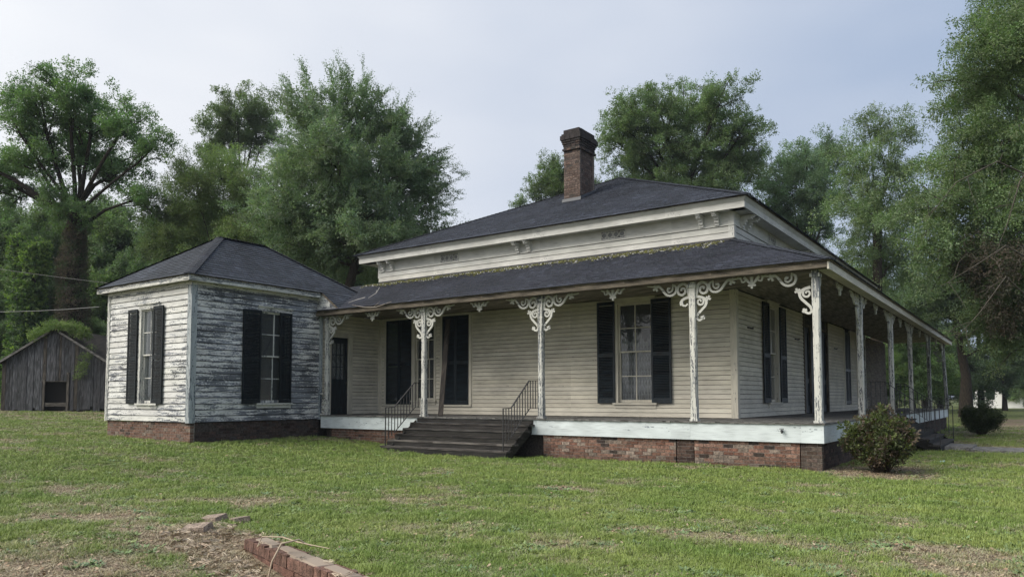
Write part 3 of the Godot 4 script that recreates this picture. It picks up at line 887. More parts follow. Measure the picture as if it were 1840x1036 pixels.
	for q in [["x", -2.41, -2.53, -2.365, 1], ["z", -2.41, -2.53, -2.364, 1], ["z", -2.41, -17.3, -17.15, 1], ["x", -2.41, -14.39, -14.28, 1]]:
		var b := MB.new(); b.g = 1
		wbox(b, q[0], q[1], 1, q[2], q[3], 0.0, 3.11, -0.02, 0.045 if q[0] == "x" else 0.0444)
		obj("corner_board", b, M.cream_trim, h)
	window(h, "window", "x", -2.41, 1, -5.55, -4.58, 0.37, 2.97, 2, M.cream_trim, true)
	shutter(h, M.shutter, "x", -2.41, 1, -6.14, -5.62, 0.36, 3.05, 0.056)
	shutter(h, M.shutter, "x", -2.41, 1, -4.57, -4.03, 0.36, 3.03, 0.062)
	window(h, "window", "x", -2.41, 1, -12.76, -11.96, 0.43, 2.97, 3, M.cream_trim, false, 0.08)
	for q in [[-14.04, -12.9], [-11.62, -10.56]]:
		var cs := MB.new(); cs.g = 1
		wbox(cs, "x", -2.41, 1, q[0] - 0.09 if q[0] > -13 else q[0] - 0.07, q[0], 0.30, 3.04, -0.02, 0.047)
		wbox(cs, "x", -2.41, 1, q[1], q[1] + (0.10 if q[0] > -13 else 0.06), 0.30, 3.04, -0.02, 0.047)
		wbox(cs, "x", -2.41, 1, q[0] - 0.08, q[1] + 0.09, 3.042, 3.10, -0.02, 0.05)
		wbox(cs, "x", -2.41, 1, q[0] - 0.08, q[1] + 0.10, 0.24, 0.298, -0.02, 0.07)
		obj("shuttered_window", cs, M.cream_trim, h)
		var mid: float = (q[0] + q[1]) * 0.5
		shutter(h, M.shutter, "x", -2.41, 1, q[0] + 0.004, mid - 0.003, 0.305, 3.035, 0.004)
		shutter(h, M.shutter, "x", -2.41, 1, mid + 0.003, q[1] - 0.004, 0.305, 3.035, 0.004)
	# side windows and door
	window(h, "window", "z", -2.41, 1, -5.9, -5.02, 0.37, 2.97, 2, M.cream_trim)
	shutter(h, M.shutter, "z", -2.41, 1, -4.98, -4.42, 0.36, 3.03, 0.056)
	shutter(h, M.shutter, "z", -2.41, 1, -6.60, -5.99, 0.36, 3.03, 0.056)
	door_set(h)
	shutter(h, M.shutter, "z", -2.41, 1, -15.35, -14.86, 0.26, 2.98, 0.004)
	shutter(h, M.shutter, "z", -2.41, 1, -15.85, -15.36, 0.26, 2.98, 0.004)
	var cs2 := MB.new(); cs2.g = 1
	wbox(cs2, "z", -2.41, 1, -14.855, -14.74, 0.22, 3.06, -0.02, 0.046); wbox(cs2, "z", -2.41, 1, -15.96, -15.855, 0.22, 3.06, -0.02, 0.046)
	obj("shuttered_window", cs2, M.cream_trim, h)
	for z: float in [-3.25, -7.73, -13.0]:
		var hk := MB.new(); hk.bar(Vector3(-2.37, 2.25, z), Vector3(-2.34, 2.24, z - 0.32), 0.03, 0.035); hk.bar(Vector3(-2.34, 2.24, z - 0.10), Vector3(-2.26, 2.25, z - 0.10), 0.02, 0.02)
		obj("shutter_hook", hk, M.iron, h)
	# kitchen door in the wing wall
	var dc := MB.new(); dc.g = 1
	wbox(dc, "z", -14.4, 1, -0.32, -0.20, 0.0, 2.40, -0.03, 0.047); wbox(dc, "z", -14.4, 1, -1.20, -1.05, 0.0, 2.40, -0.03, 0.047)
	wbox(dc, "z", -14.4, 1, -1.22, -0.18, 2.402, 2.55, -0.03, 0.05)
	obj("door_casing", dc, M.cream_trim, h)
	var dr := MB.new(); dr.g = 1
	for q in [[-1.045, -0.95, 0.01, 2.39], [-0.42, -0.325, 0.01, 2.39], [-0.95, -0.42, 2.22, 2.39], [-0.95, -0.42, 0.98, 1.10], [-0.95, -0.42, 0.01, 0.22]]:
		wbox(dr, "z", -14.4, 1, q[0], q[1], q[2], q[3], -0.07, -0.03)
	for q in [[0.22, 0.58], [0.62, 0.98]]: wbox(dr, "z", -14.4, 1, -0.95, -0.42, q[0] + 0.002, q[1], -0.06, -0.045)
	wbox(dr, "z", -14.4, 1, -0.95, -0.42, 0.581, 0.62, -0.07, -0.032)
	for y in [1.47, 1.85]: wbox(dr, "z", -14.4, 1, -0.95, -0.42, y, y + 0.022, -0.06, -0.04)
	for z in [-0.775, -0.61]: wbox(dr, "z", -14.4, 1, z, z + 0.02, 1.10, 2.22, -0.0605, -0.0405)
	var door := obj("door", dr, M.shutter, h)
	for i in 3:
		for j in 3:
			var pb := MB.new()
			var z0 := -0.95 + i * 0.177; var y0 := 1.10 + j * 0.373
			pb.quad_out(Vector3(-14.455, y0, z0), Vector3(-14.455, y0, z0 + 0.177), Vector3(-14.455, y0 + 0.373, z0 + 0.177), Vector3(-14.455, y0 + 0.373, z0), Vector3(-15, y0, z0))
			obj("pane", pb, M.pane, door)
	var bl := MB.new(); bl.g = 1
	bl.box(Vector3(-14.60, 1.02, -1.0), Vector3(-14.59, 2.3, -0.36))
	obj("door_blind", bl, M.lace, door)
	var kb := SphereMesh.new(); kb.radius = 0.03; kb.height = 0.06; kb.radial_segments = 10; kb.rings = 5
	var ko := obj("door_knob", kb, M.iron, door); ko.position = Vector3(-14.40, 0.98, -0.97)
	# --- porch deck, skirt, ceiling
	var fl := MB.new(); fl.g = 2
	var x := -14.33
	while x < 0.12:
		var t := R(0.75, 1.2); fl.col = grey(t)
		fl.off = Vector2(R(0, 2), R(0, 1))
		fl.box(Vector3(x, -0.034, -2.42), Vector3(minf(x + 0.096, 0.13), R(-0.003, 0.002), 0.135 + R(-0.01, 0.008)))
		x += 0.1
	var z := -2.425
	fl.g = 0
	while z > -25.0:
		var t := R(0.75, 1.2); fl.col = grey(t)
		fl.off = Vector2(R(0, 2), R(0, 1))
		fl.box(Vector3(-2.42, -0.034, z - 0.096), Vector3(0.135 + R(-0.01, 0.008), R(-0.003, 0.002), z))
		z -= 0.1
	obj("porch_floor", fl, M.floor_wood, h, "stuff")
	for q in [[-14.32, -10.4], [-10.398, -6.5], [-6.498, -2.6], [-2.597, 0.10]]:
		var b := MB.new(); b.off = Vector2(R(0, 4), R(0, 1))
		wbox(b, "x", 0.08, 1, q[0], q[1], -0.39, -0.036, -0.02, 0.02)
		obj("skirt_board", b, M.skirt, h)
	z = 0.099
	while z > -24.9:
		var b := MB.new(); b.g = 2; b.off = Vector2(R(0, 2), 0)
		wbox(b, "z", 0.08, 1, maxf(z - 4.2, -24.9), z, -0.39, -0.036, -0.02, 0.021)
		obj("skirt_board", b, M.skirt, h)
		z -= 4.203
	var sp := MB.new()
	sp.tube([Vector3(-0.68, -0.16, 0.10), Vector3(-0.68, -0.16, 0.17), Vector3(-0.66, -0.20, 0.2)], [0.022, 0.022, 0.018], 8)
	sp.box(Vector3(-0.72, -0.13, 0.14), Vector3(-0.64, -0.115, 0.16))
	obj("hose_tap", sp, M.iron, h)
	var cl := MB.new(); cl.g = 0
	z = 0.0
	while z > -2.38:
		cl.col = grey(R(0.85, 1.12)); cl.box(Vector3(-14.37, 3.12, z - 0.092), Vector3(-0.03, 3.14, z)); z -= 0.095
	cl.g = 2
	x = -2.36
	while x < -0.05:
		cl.col = grey(R(0.85, 1.12)); cl.box(Vector3(x, 3.119, -24.9), Vector3(x + 0.092, 3.139, -2.39)); x += 0.095
	obj("porch_ceiling", cl, M.ceiling, h, "stuff")
	var bm := MB.new()
	bm.box(Vector3(-14.35, 3.0, -0.06), Vector3(0.06, 3.118, 0.06))
	bm.g = 2
	bm.box(Vector3(-0.061, 3.001, -25.0), Vector3(0.061, 3.117, -0.062))
	obj("porch_beam", bm, M.brown_board, h)
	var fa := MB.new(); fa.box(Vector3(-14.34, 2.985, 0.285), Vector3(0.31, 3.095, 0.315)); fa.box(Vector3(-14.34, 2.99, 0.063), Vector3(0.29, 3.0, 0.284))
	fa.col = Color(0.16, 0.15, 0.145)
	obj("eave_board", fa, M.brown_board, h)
	var fs := MB.new(); fs.g = 2
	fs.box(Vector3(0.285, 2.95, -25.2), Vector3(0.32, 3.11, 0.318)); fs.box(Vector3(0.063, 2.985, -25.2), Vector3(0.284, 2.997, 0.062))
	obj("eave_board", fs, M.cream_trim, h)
	# --- porch roof
	var pe := Vector3(0.35, 3.14, 0.35); var pt := Vector3(-2.41, 4.33, -2.41)
	roof_plane(h, Vector3(-14.3, 3.14, 0.35), pe, Vector3(-15.8, 4.33, -2.41), pt, 0.15, Color(0.060, 0.067, 0.092))
	roof_plane(h, pe, Vector3(0.35, 3.14, -25.2), pt, Vector3(-2.41, 4.33, -25.2), 0.15, Color(0.060, 0.067, 0.092))
	hip_cap(h, pe, pt)
	# flashing and moss along the top of the porch roof
	var fg := MB.new(); fg.box(Vector3(-14.4, 4.30, -2.40), Vector3(-2.40, 4.375, -2.372)); fg.g = 2; fg.box(Vector3(-2.40, 4.30, -19.4), Vector3(-2.372, 4.375, -2.40))
	obj("flashing", fg, M.iron, h)
	var ms := MB.new()
	for i in 2600:
		var mx := R(-15.0, -2.6)
		var patch := 0.5 + 0.7 * gq.get_noise_2d(mx * 1.4, 3.0)
		var dn := absf(rng.randfn(0.0, 0.16)) * (0.5 + patch)
		var mz := -2.33 + dn
		var my := 4.33 - (mz + 2.41) * 0.431 + 0.012
		var k := R(0.6, 1.3)
		var debris := R(0, 1) < 0.42
		ms.col = Color(0.34, 0.34, 0.32) * k if debris else Color(0.115, 0.115, 0.03).lerp(Color(0.06, 0.06, 0.03), R(0, 1)) * k
		if not debris and patch < 0.42 and R(0, 1) < 0.6: continue
		var s := R(0.015, 0.05) * (0.7 if debris else 1.2)
		var o := Vector3(mx, my, mz)
		var tp := o + Vector3(0, s * 0.6, 0)
		var ring := []
		for j in 5: ring.append(o + Vector3(cos(j * TAU / 5) * s * R(0.7, 1.3), -0.01, sin(j * TAU / 5) * s * R(0.7, 1.1)))
		for j in 5: ms.tri(tp, ring[(j + 1) % 5], ring[j])
	obj("moss", ms, M.moss, h, "stuff")
	# --- upper wall
	siding(h, M.trim, "x", -2.41, 1, -14.42, -2.41, 4.36, 4.68, 0.155, [], true, 0.0, 5.0)
	siding(h, M.trim, "z", -2.41, 1, -19.5, -2.41, 4.36, 4.68, 0.155, [], true, 0.0, 5.0)
	var fr := MB.new()
	wbox(fr, "x", -2.41, 1, -14.42, -2.43, 4.705, 5.03, -0.02, 0.012)
	wbox(fr, "x", -2.41, 1, -14.44, -2.38, 4.682, 4.704, -0.02, 0.05)
	wbox(fr, "x", -19.5, -1, -14.42, -2.43, 3.0, 5.03, -0.02, 0.012)
	fr.g = 2
	wbox(fr, "z", -2.41, 1, -19.5, -2.43, 4.705, 5.03, -0.02, 0.0125)
	wbox(fr, "z", -2.41, 1, -19.5, -2.38, 4.682, 4.7035, -0.02, 0.049)
	wbox(fr, "z", -14.4, -1, -19.5, -2.41, 3.0, 5.03, -0.02, 0.02)
	obj("frieze", fr, M.trim, h)
	for q in [["x", -2.41, -2.53, -2.385], ["z", -2.41, -2.53, -2.386], ["x", -2.41, -14.45, -14.33]]:
		var b := MB.new(); b.g = 1
		wbox(b, q[0], q[1], 1, q[2], q[3], 4.38 if q[2] > -5 else 4.5, 5.028, -0.02, 0.027)
		obj("corner_board", b, M.trim, h)
	eave(h, "x", -2.41, 1, -15.04, -1.93, 0.48, 5.24, 0.25, 0.11, M.trim, true)
	eave(h, "z", -2.41, 1, -19.9, -1.93, 0.48, 5.24, 0.25, 0.11, M.trim, true)
	eave(h, "z", -14.4, -1, -19.9, -1.93, 0.64, 5.24, 0.25, 0.11, M.trim, true)
	var A := Vector3(-1.93, 5.28, -1.93); var B := Vector3(-15.04, 5.28, -1.93); var C := Vector3(-15.04, 5.28, -19.9); var D := Vector3(-1.93, 5.28, -19.9)
	var P := Vector3(-8.48, 8.39, -8.49); var Q := Vector3(-8.48, 8.39, -13.34)
	roof_plane(h, B, A, P, P); roof_plane(h, A, D, P, Q); roof_plane(h, C, B, Q, P); roof_plane(h, D, C, Q, Q)
	hip_cap(h, A, P); hip_cap(h, B, P); hip_cap(h, P, Q)
	for x0: float in [-3.19, -2.79, -8.73, -8.34, -14.17, -13.76]: corbel(h, "x", x0)
	for z0: float in [-2.95, -3.35, -8.4, -8.8, -13.9, -14.3]: corbel(h, "z", z0)
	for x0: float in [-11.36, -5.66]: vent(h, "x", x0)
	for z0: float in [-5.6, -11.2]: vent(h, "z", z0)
	# --- posts and brackets
	var bmesh := {}
	for k in ["abc", "abd", "bc", "a"]:
		for dname in ["+x", "-x", "+z", "-z"]:
			var eu := Vector3(1, 0, 0) if dname == "+x" else Vector3(-1, 0, 0) if dname == "-x" else Vector3(0, 0, 1) if dname == "+z" else Vector3(0, 0, -1)
			bmesh[k + dname] = bracket_mesh(k, eu).mesh()
	var posts := [[0.0, 0.0, ["bc-x", "a-z"], Vector2.ZERO], [-2.525, 0.0, ["abc+x", "abd-x"], Vector2.ZERO], [-6.42, 0.0, ["abc+x", "abc-x"], Vector2.ZERO], [-10.24, 0.0, ["abc+x", "abc-x"], Vector2.ZERO], [-14.17, 0.0, ["abc+x"], Vector2(0.0, 0.0)],
		[0.0, -4.37, ["abc+z", "abc-z"], Vector2.ZERO], [0.0, -9.12, ["abc+z", "abc-z"], Vector2.ZERO], [0.0, -13.27, ["abc+z", "abc-z"], Vector2.ZERO], [0.0, -18.65, ["abc+z", "abc-z"], Vector2.ZERO], [0.0, -24.4, ["abc+z", "abc-x"], Vector2(-0.10, 0.0)]]
	for q in posts:
		var po := post(h, q[0], q[1], q[3])
		if q[3] != Vector2.ZERO: po.position -= Vector3(-0.10, 0, 0)
		for k in q[2]:
			var br := obj("bracket", bmesh[k], M.scroll, po)
			br.position = Vector3(q[3].x, 2.998, q[3].y)
	for zz: float in [-17.6, -24.7]:
		var po := post(h, -2.2, zz)
	var pm := pendant_mesh(Vector3.RIGHT).mesh(); var pz := pendant_mesh(Vector3.BACK).mesh()
	for x0: float in [-1.25, -4.45, -8.33, -12.25]:
		var o := obj("pendant", pm, M.scroll, h); o.position = Vector3(x0, 2.998, 0)
	for z0: float in [-2.2, -6.75, -11.2, -16.0, -21.5]:
		var o := obj("pendant", pz, M.scroll, h); o.position = Vector3(0, 2.998, z0)
	# scrolled remnant of the old balustrade by the wing
	var bs := MB.new()
	for k in 3:
		bs.ribbon([Vector2(0.02, 0.1 + k * 0.16), Vector2(0.12, 0.05 + k * 0.16), Vector2(0.17, 0.12 + k * 0.16), Vector2(0.10, 0.19 + k * 0.16), Vector2(0.03, 0.15 + k * 0.16)], [0.035, 0.03], 0.035, Vector3(-14.33, 0.02, 0.07), Vector3.RIGHT, Vector3.UP)
	bs.box(Vector3(-14.36, 0.62, 0.045), Vector3(-14.24, 0.66, 0.095)); bs.box(Vector3(-14.36, 0.0, 0.045), Vector3(-14.24, 0.04, 0.095))
	obj("balustrade_scrap", bs, M.post, h)
	# --- chimney
	var ch := MB.new()
	ch.box(Vector3(-8.915, 6.0, -6.285), Vector3(-8.365, 9.0, -5.325))
	var chim := obj("chimney", ch, M.dark_mortar, h)
	bricks(chim, "x", -5.33, 1, -8.94, -8.341, 6.7, 8.56, chimney_tone, false, 0.05)
	bricks(chim, "z", -8.37, 1, -6.31, -5.331, 6.7, 8.56, chimney_tone, false, 0.05)
	bricks(chim, "z", -8.91, -1, -6.31, -5.331, 6.7, 8.56, chimney_tone, false, 0.05)
	bricks(chim, "x", -6.28, -1, -8.94, -8.341, 6.7, 8.56, chimney_tone, false, 0.05)
	var lv := [[8.56, 8.63, 0.035], [8.63, 8.70, 0.0], [8.70, 8.77, 0.01], [8.77, 8.84, 0.03], [8.84, 8.91, 0.055], [8.91, 9.06, 0.085], [9.06, 9.12, 0.05], [9.12, 9.26, 0.0]]
	var cm := MB.new()
	for q in lv:
		var n := 4
		for side in 4:
			for i in n:
				var x0: float = -8.94 - q[2]; var x1: float = -8.34 + q[2]; var z0: float = -6.31 - q[2]; var z1: float = -5.30 + q[2]
				cm.col = chimney_tone(0.0, (q[0] + q[1]) * 0.5); cm.off = Vector2(R(0, 1), R(0, 1))
				var f0 := float(i) / n + R(0, 0.01); var f1 := float(i + 1) / n - 0.012
				var j := R(0, 0.008)
				if side == 0: cm.box(Vector3(lerpf(x0, x1, f0), q[0] + 0.003, z1 - 0.1), Vector3(lerpf(x0, x1, f1), q[1] - 0.004, z1 + j))
				elif side == 1: cm.box(Vector3(x1 - 0.1, q[0] + 0.004, lerpf(z0, z1 - 0.1, f0)), Vector3(x1 + j, q[1] - 0.005, lerpf(z0, z1 - 0.1, f1)))
				elif side == 2: cm.box(Vector3(x0 - j, q[0] + 0.004, lerpf(z0, z1 - 0.1, f0)), Vector3(x0 + 0.1, q[1] - 0.005, lerpf(z0, z1 - 0.1, f1)))
				else: cm.box(Vector3(lerpf(x0 + 0.1, x1 - 0.1, f0), q[0] + 0.003, z0 - j), Vector3(lerpf(x0 + 0.1, x1 - 0.1, f1), q[1] - 0.004, z0 + 0.1))
	obj("chimney_cap", cm, M.brick, chim, "stuff")
	var cf := MB.new()
	cf.hexa([Vector3(-8.99, 6.80, -5.24), Vector3(-8.29, 6.80, -5.24), Vector3(-8.29, 6.80, -5.34), Vector3(-8.99, 6.80, -5.34), Vector3(-8.99, 6.97, -5.29), Vector3(-8.29, 6.97, -5.29), Vector3(-8.29, 6.97, -5.34), Vector3(-8.99, 6.97, -5.34)])
	cf.hexa([Vector3(-8.345, 6.84, -5.30), Vector3(-8.29, 6.84, -5.30), Vector3(-8.29, 7.30, -6.36), Vector3(-8.345, 7.30, -6.36), Vector3(-8.345, 6.98, -5.30), Vector3(-8.31, 6.98, -5.30), Vector3(-8.31, 7.45, -6.36), Vector3(-8.345, 7.45, -6.36)])
	obj("flashing", cf, mat(null, Vector2.ONE, 0.5, lin(0.06, 0.065, 0.075), false), chim)
	# --- foundations
	rng.seed = 77
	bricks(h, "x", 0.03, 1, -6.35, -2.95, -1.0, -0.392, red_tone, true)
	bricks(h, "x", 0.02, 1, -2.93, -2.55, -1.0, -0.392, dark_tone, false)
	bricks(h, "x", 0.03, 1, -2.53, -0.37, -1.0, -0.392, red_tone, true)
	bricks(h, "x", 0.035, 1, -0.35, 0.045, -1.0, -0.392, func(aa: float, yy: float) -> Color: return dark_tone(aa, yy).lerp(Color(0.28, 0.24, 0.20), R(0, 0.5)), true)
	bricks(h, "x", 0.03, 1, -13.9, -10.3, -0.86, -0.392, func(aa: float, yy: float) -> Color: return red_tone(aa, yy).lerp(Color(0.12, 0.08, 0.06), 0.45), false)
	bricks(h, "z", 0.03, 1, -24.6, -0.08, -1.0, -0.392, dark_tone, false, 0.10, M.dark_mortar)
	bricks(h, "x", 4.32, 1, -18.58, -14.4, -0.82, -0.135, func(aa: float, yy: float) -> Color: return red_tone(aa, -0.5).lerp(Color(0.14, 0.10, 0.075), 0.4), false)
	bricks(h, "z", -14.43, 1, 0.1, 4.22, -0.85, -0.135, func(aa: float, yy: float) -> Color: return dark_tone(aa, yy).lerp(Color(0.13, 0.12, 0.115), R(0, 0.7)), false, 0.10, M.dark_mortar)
	var bk := MB.new()
	bk.box(Vector3(-14.3, -1.05, -2.0), Vector3(-0.15, -0.42, -0.12)); bk.box(Vector3(-2.2, -1.06, -24.4), Vector3(-0.12, -0.43, -2.05)); bk.box(Vector3(-18.5, -1.06, -2.3), Vector3(-14.6, -0.2, 4.15))
	obj("footing", bk, M.dark_mortar, h)

func corbel(h: Node, axis: String, a: float) -> void:
	var b := MB.new(); b.g = 1
	var w := 0.055
	for q in [[4.96, 5.0, 0.0, 0.36], [4.90, 4.958, 0.0, 0.30], [4.84, 4.898, 0.0, 0.17], [4.77, 4.838, 0.0, 0.13], [4.71, 4.768, 0.0, 0.085]]:
		wbox(b, axis, -2.41, 1, a - w, a + w, q[0], q[1], 0.013, q[3])
	wbox(b, axis, -2.41, 1, a - w * 0.7, a + w * 0.7, 4.93, 4.95, 0.30, 0.34)
	obj("eave_bracket", b, M.trim, h)

func vent(h: Node, axis: String, a: float) -> void:
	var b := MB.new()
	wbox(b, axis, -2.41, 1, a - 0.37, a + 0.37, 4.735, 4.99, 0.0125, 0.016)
	var v := obj("vent", b, M.shaded_vent_back, h)
	var s := MB.new()
	var o := wp(axis, -2.41, 1, a, 4.86, 0.024)
	var eu := Vector3.RIGHT if axis == "x" else Vector3.FORWARD
	for k in 4:
		var cx := (k - 1.5) * 0.18
		var path := []
		for i in 9: path.append(Vector2(cx + cos(i * TAU / 8) * 0.075, sin(i * TAU / 8) * 0.075))
		s.ribbon(path, [0.017, 0.017], 0.014 + 0.001 * k, o, eu, Vector3.UP)
		for y in [-1.0, 1.0]:
			var p2 := []
			for i in 7: p2.append(Vector2(cx + 0.09 * (1 if k < 3 else -1) + cos(i * TAU / 6) * 0.035, y * 0.085 + sin(i * TAU / 6) * 0.035))
			s.ribbon(p2, [0.014, 0.014], 0.011 + 0.001 * y, o, eu, Vector3.UP)
	for y in [-0.12, 0.12]: s.ribbon([Vector2(-0.37, y), Vector2(0, y), Vector2(0.37, y)], [0.022, 0.022], 0.017, o, eu, Vector3.UP)
	for x in [-0.36, 0.36]: s.ribbon([Vector2(x, -0.12), Vector2(x, 0.12)], [0.022, 0.022], 0.018, o, eu, Vector3.UP)
	obj("grille", s, M.trim, v)

func door_set(h: Node) -> void:
	var b := MB.new(); b.g = 1
	for q in [[-8.86, -8.74], [-12.06, -11.94]]: wbox(b, "z", -2.41, 1, q[0], q[1], 0.0, 3.08, -0.03, 0.047)
	for q in [[-9.72, -9.62], [-11.16, -11.06]]: wbox(b, "z", -2.41, 1, q[0], q[1], 0.0, 2.72, -0.03, 0.03)
	b.g = 2
	wbox(b, "z", -2.41, 1, -12.08, -8.72, 2.722, 2.80, -0.03, 0.04)
	wbox(b, "z", -2.41, 1, -12.08, -8.72, 3.082, 3.112, -0.03, 0.05)
	var cs := obj("door_casing", b, M.brown_board, h)
	var tp := MB.new()
	tp.quad_out(Vector3(-2.45, 2.80, -11.94), Vector3(-2.45, 2.80, -8.86), Vector3(-2.45, 3.08, -8.86), Vector3(-2.45, 3.08, -11.94), Vector3(-3, 2.9, -10))
	obj("pane", tp, M.pane, cs)
	for q in [[-9.62, -8.87], [-10.385, -9.725], [-11.055, -10.39], [-11.935, -11.165]]:
		var d := MB.new(); d.g = 1
		wbox(d, "z", -2.41, 1, q[0], q[0] + 0.1, 0.01, 2.715, -0.06, -0.02); wbox(d, "z", -2.41, 1, q[1] - 0.1, q[1], 0.01, 2.715, -0.06, -0.02)
		for y in [[0.01, 0.25], [0.95, 1.1], [2.55, 2.715]]: wbox(d, "z", -2.41, 1, q[0] + 0.1, q[1] - 0.1, y[0], y[1], -0.06, -0.021)
		for y in [[0.25, 0.95], [1.1, 2.55]]: wbox(d, "z", -2.41, 1, q[0] + 0.1, q[1] - 0.1, y[0] + 0.001, y[1] - 0.001, -0.05, -0.04)
		obj("door_panel", d, M.shutter, h)

# eave board, crown and soffit along one side; the roof edge stands out from the wall, y the top of the board
func eave(h: Node, axis: String, w: float, s: float, a0: float, a1: float, out: float, y: float, tall: float, crown: float, m: Material, dark_crown := false) -> void:
	var b := MB.new(); b.g = 0 if axis == "x" else 2
	var o := out - 0.02
	if crown > 0.08:
		b.hexa([wp(axis, w, s, a0 + 0.02, y, o), wp(axis, w, s, a1 - 0.02, y, o), wp(axis, w, s, a1 - 0.02, y, o - 0.12), wp(axis, w, s, a0 + 0.02, y, o - 0.12),
			wp(axis, w, s, a0 + 0.10, y - crown, o - 0.075), wp(axis, w, s, a1 - 0.10, y - crown, o - 0.075), wp(axis, w, s, a1 - 0.10, y - crown, o - 0.12), wp(axis, w, s, a0 + 0.10, y - crown, o - 0.12)])
		var f := MB.new(); f.g = b.g
		wbox(f, axis, w, s, a0 + 0.07, a1 - 0.07, y - tall, y - crown - 0.002, o - 0.10, o - 0.055)
		obj("eave_board", f, m, h)
		wbox(b, axis, w, s, a0 + 0.1, a1 - 0.1, y - tall + 0.035, y - tall + 0.055, -0.02, o - 0.102)
		b.col = Color(0.9, 0.85, 0.78)
		obj("eave_crown", b, m, h)
	else:
		wbox(b, axis, w, s, a0 + 0.01, a1 - 0.01, y - tall, y, o - 0.03, o)
		wbox(b, axis, w, s, a0 + 0.02, a1 - 0.02, y - tall + 0.02, y - tall + 0.04, -0.02, o - 0.032)
		obj("eave_board", b, m, h)

func build_barn() -> void:
	rng.seed = 21
	var t := thing("barn", "small grey weathered plank barn with a square dark opening and weeds on its ridge", "shed", Vector3(-39.7, -0.18, -3.4), deg_to_rad(35.1))
	var inner := MB.new()
	inner.hexa([Vector3(-2.6, 0.0, -6.0), Vector3(2.6, 0.0, -6.0), Vector3(2.6, 2.7, -6.0), Vector3(-2.6, 2.7, -6.0), Vector3(-2.6, 0.0, -0.5), Vector3(2.6, 0.0, -0.5), Vector3(2.6, 2.7, -0.5), Vector3(-2.6, 2.7, -0.5)])
	obj("dark_inside", inner, M.dark_room, t)
	var top := func(x: float) -> float: return 4.4 - absf(x) * 0.6
	var x := -2.85
	while x < 2.85:
		var w := R(0.12, 0.22)
		var x1 := minf(x + w, 2.86)
		var k := R(0.55, 1.25)
		var parts := [[R(-0.02, 0.10), 0.0]]
		var segs := [[R(0.0, 0.12) if R(0, 1) < 0.8 else R(0.15, 0.4), -1.0]]
		var inop := x1 > -0.52 and x < 0.66
		if inop: segs = [[1.62, -1.0]] if R(0, 1) < 0.8 else [[1.60, -1.0]]
		for q in segs:
			var b := MB.new(); b.g = 1; b.off = Vector2(R(0, 2), R(0, 1))
			b.col = Color(0.17, 0.172, 0.185) * k
			if R(0, 1) < 0.2: b.col = Color(0.13, 0.11, 0.09) * k
			var o := R(0.0, 0.02)
			var ty0: float = top.call(x); var ty1: float = top.call(x1 - 0.015)
			b.hexa([Vector3(x, q[0], -0.02), Vector3(x1 - R(0.004, 0.02), q[0] + R(-0.03, 0.03), -0.02), Vector3(x1 - 0.01, ty1, -0.02), Vector3(x, ty0, -0.02),
				Vector3(x, q[0], 0.01 + o), Vector3(x1 - R(0.004, 0.02), q[0] + R(-0.03, 0.03), 0.01 + o), Vector3(x1 - 0.01, ty1, 0.01 + o), Vector3(x, ty0, 0.01 + o)])
			obj("plank", b, M.barn_wood, t)
		x = x1
	var fr := MB.new(); fr.g = 1; fr.col = Color(0.2, 0.18, 0.15)
	fr.box(Vector3(-0.62, 0.1, 0.032), Vector3(-0.5, 1.72, 0.07)); fr.box(Vector3(0.66, 0.0, 0.032), Vector3(0.79, 2.1, 0.075))
	fr.g = 0
	fr.box(Vector3(-0.5, 0.28, 0.0), Vector3(0.66, 0.48, 0.04)); fr.box(Vector3(-0.7, 1.60, 0.02), Vector3(0.7, 1.64, 0.06))
	obj("opening_frame", fr, M.barn_wood, t)
	for s in [-1.0, 1.0]:
		var wl := MB.new(); wl.g = 1; wl.col = Color(0.16, 0.16, 0.17)
		wl.box(Vector3(s * 2.84 - 0.02, 0.0, -6.2), Vector3(s * 2.84 + 0.02, 2.7, -0.03))
		obj("side_wall", wl, M.barn_wood, t)
		var rf := MB.new(); rf.g = 2; rf.col = Color(0.10, 0.085, 0.075)
		rf.hexa([Vector3(0, 4.42, 0.22), Vector3(s * 3.1, 2.55, 0.22), Vector3(s * 3.1, 2.59, 0.22), Vector3(0, 4.48, 0.22), Vector3(0, 4.42, -6.4), Vector3(s * 3.1, 2.55, -6.4), Vector3(s * 3.1, 2.59, -6.4), Vector3(0, 4.48, -6.4)])
		obj("roof", rf, M.barn_wood, t)
		var rk := MB.new(); rk.col = Color(0.34, 0.32, 0.30)
		rk.bar(Vector3(s * 0.3, 4.24, 0.245), Vector3(s * 3.12, 2.50, 0.245), 0.03, 0.11)
		obj("rake_board", rk, M.barn_wood, t)
	var rw := MB.new(); rw.box(Vector3(-2.8, 0, -6.22), Vector3(2.8, 2.7, -6.2)); obj("rear_wall", rw, M.barn_wood, t)

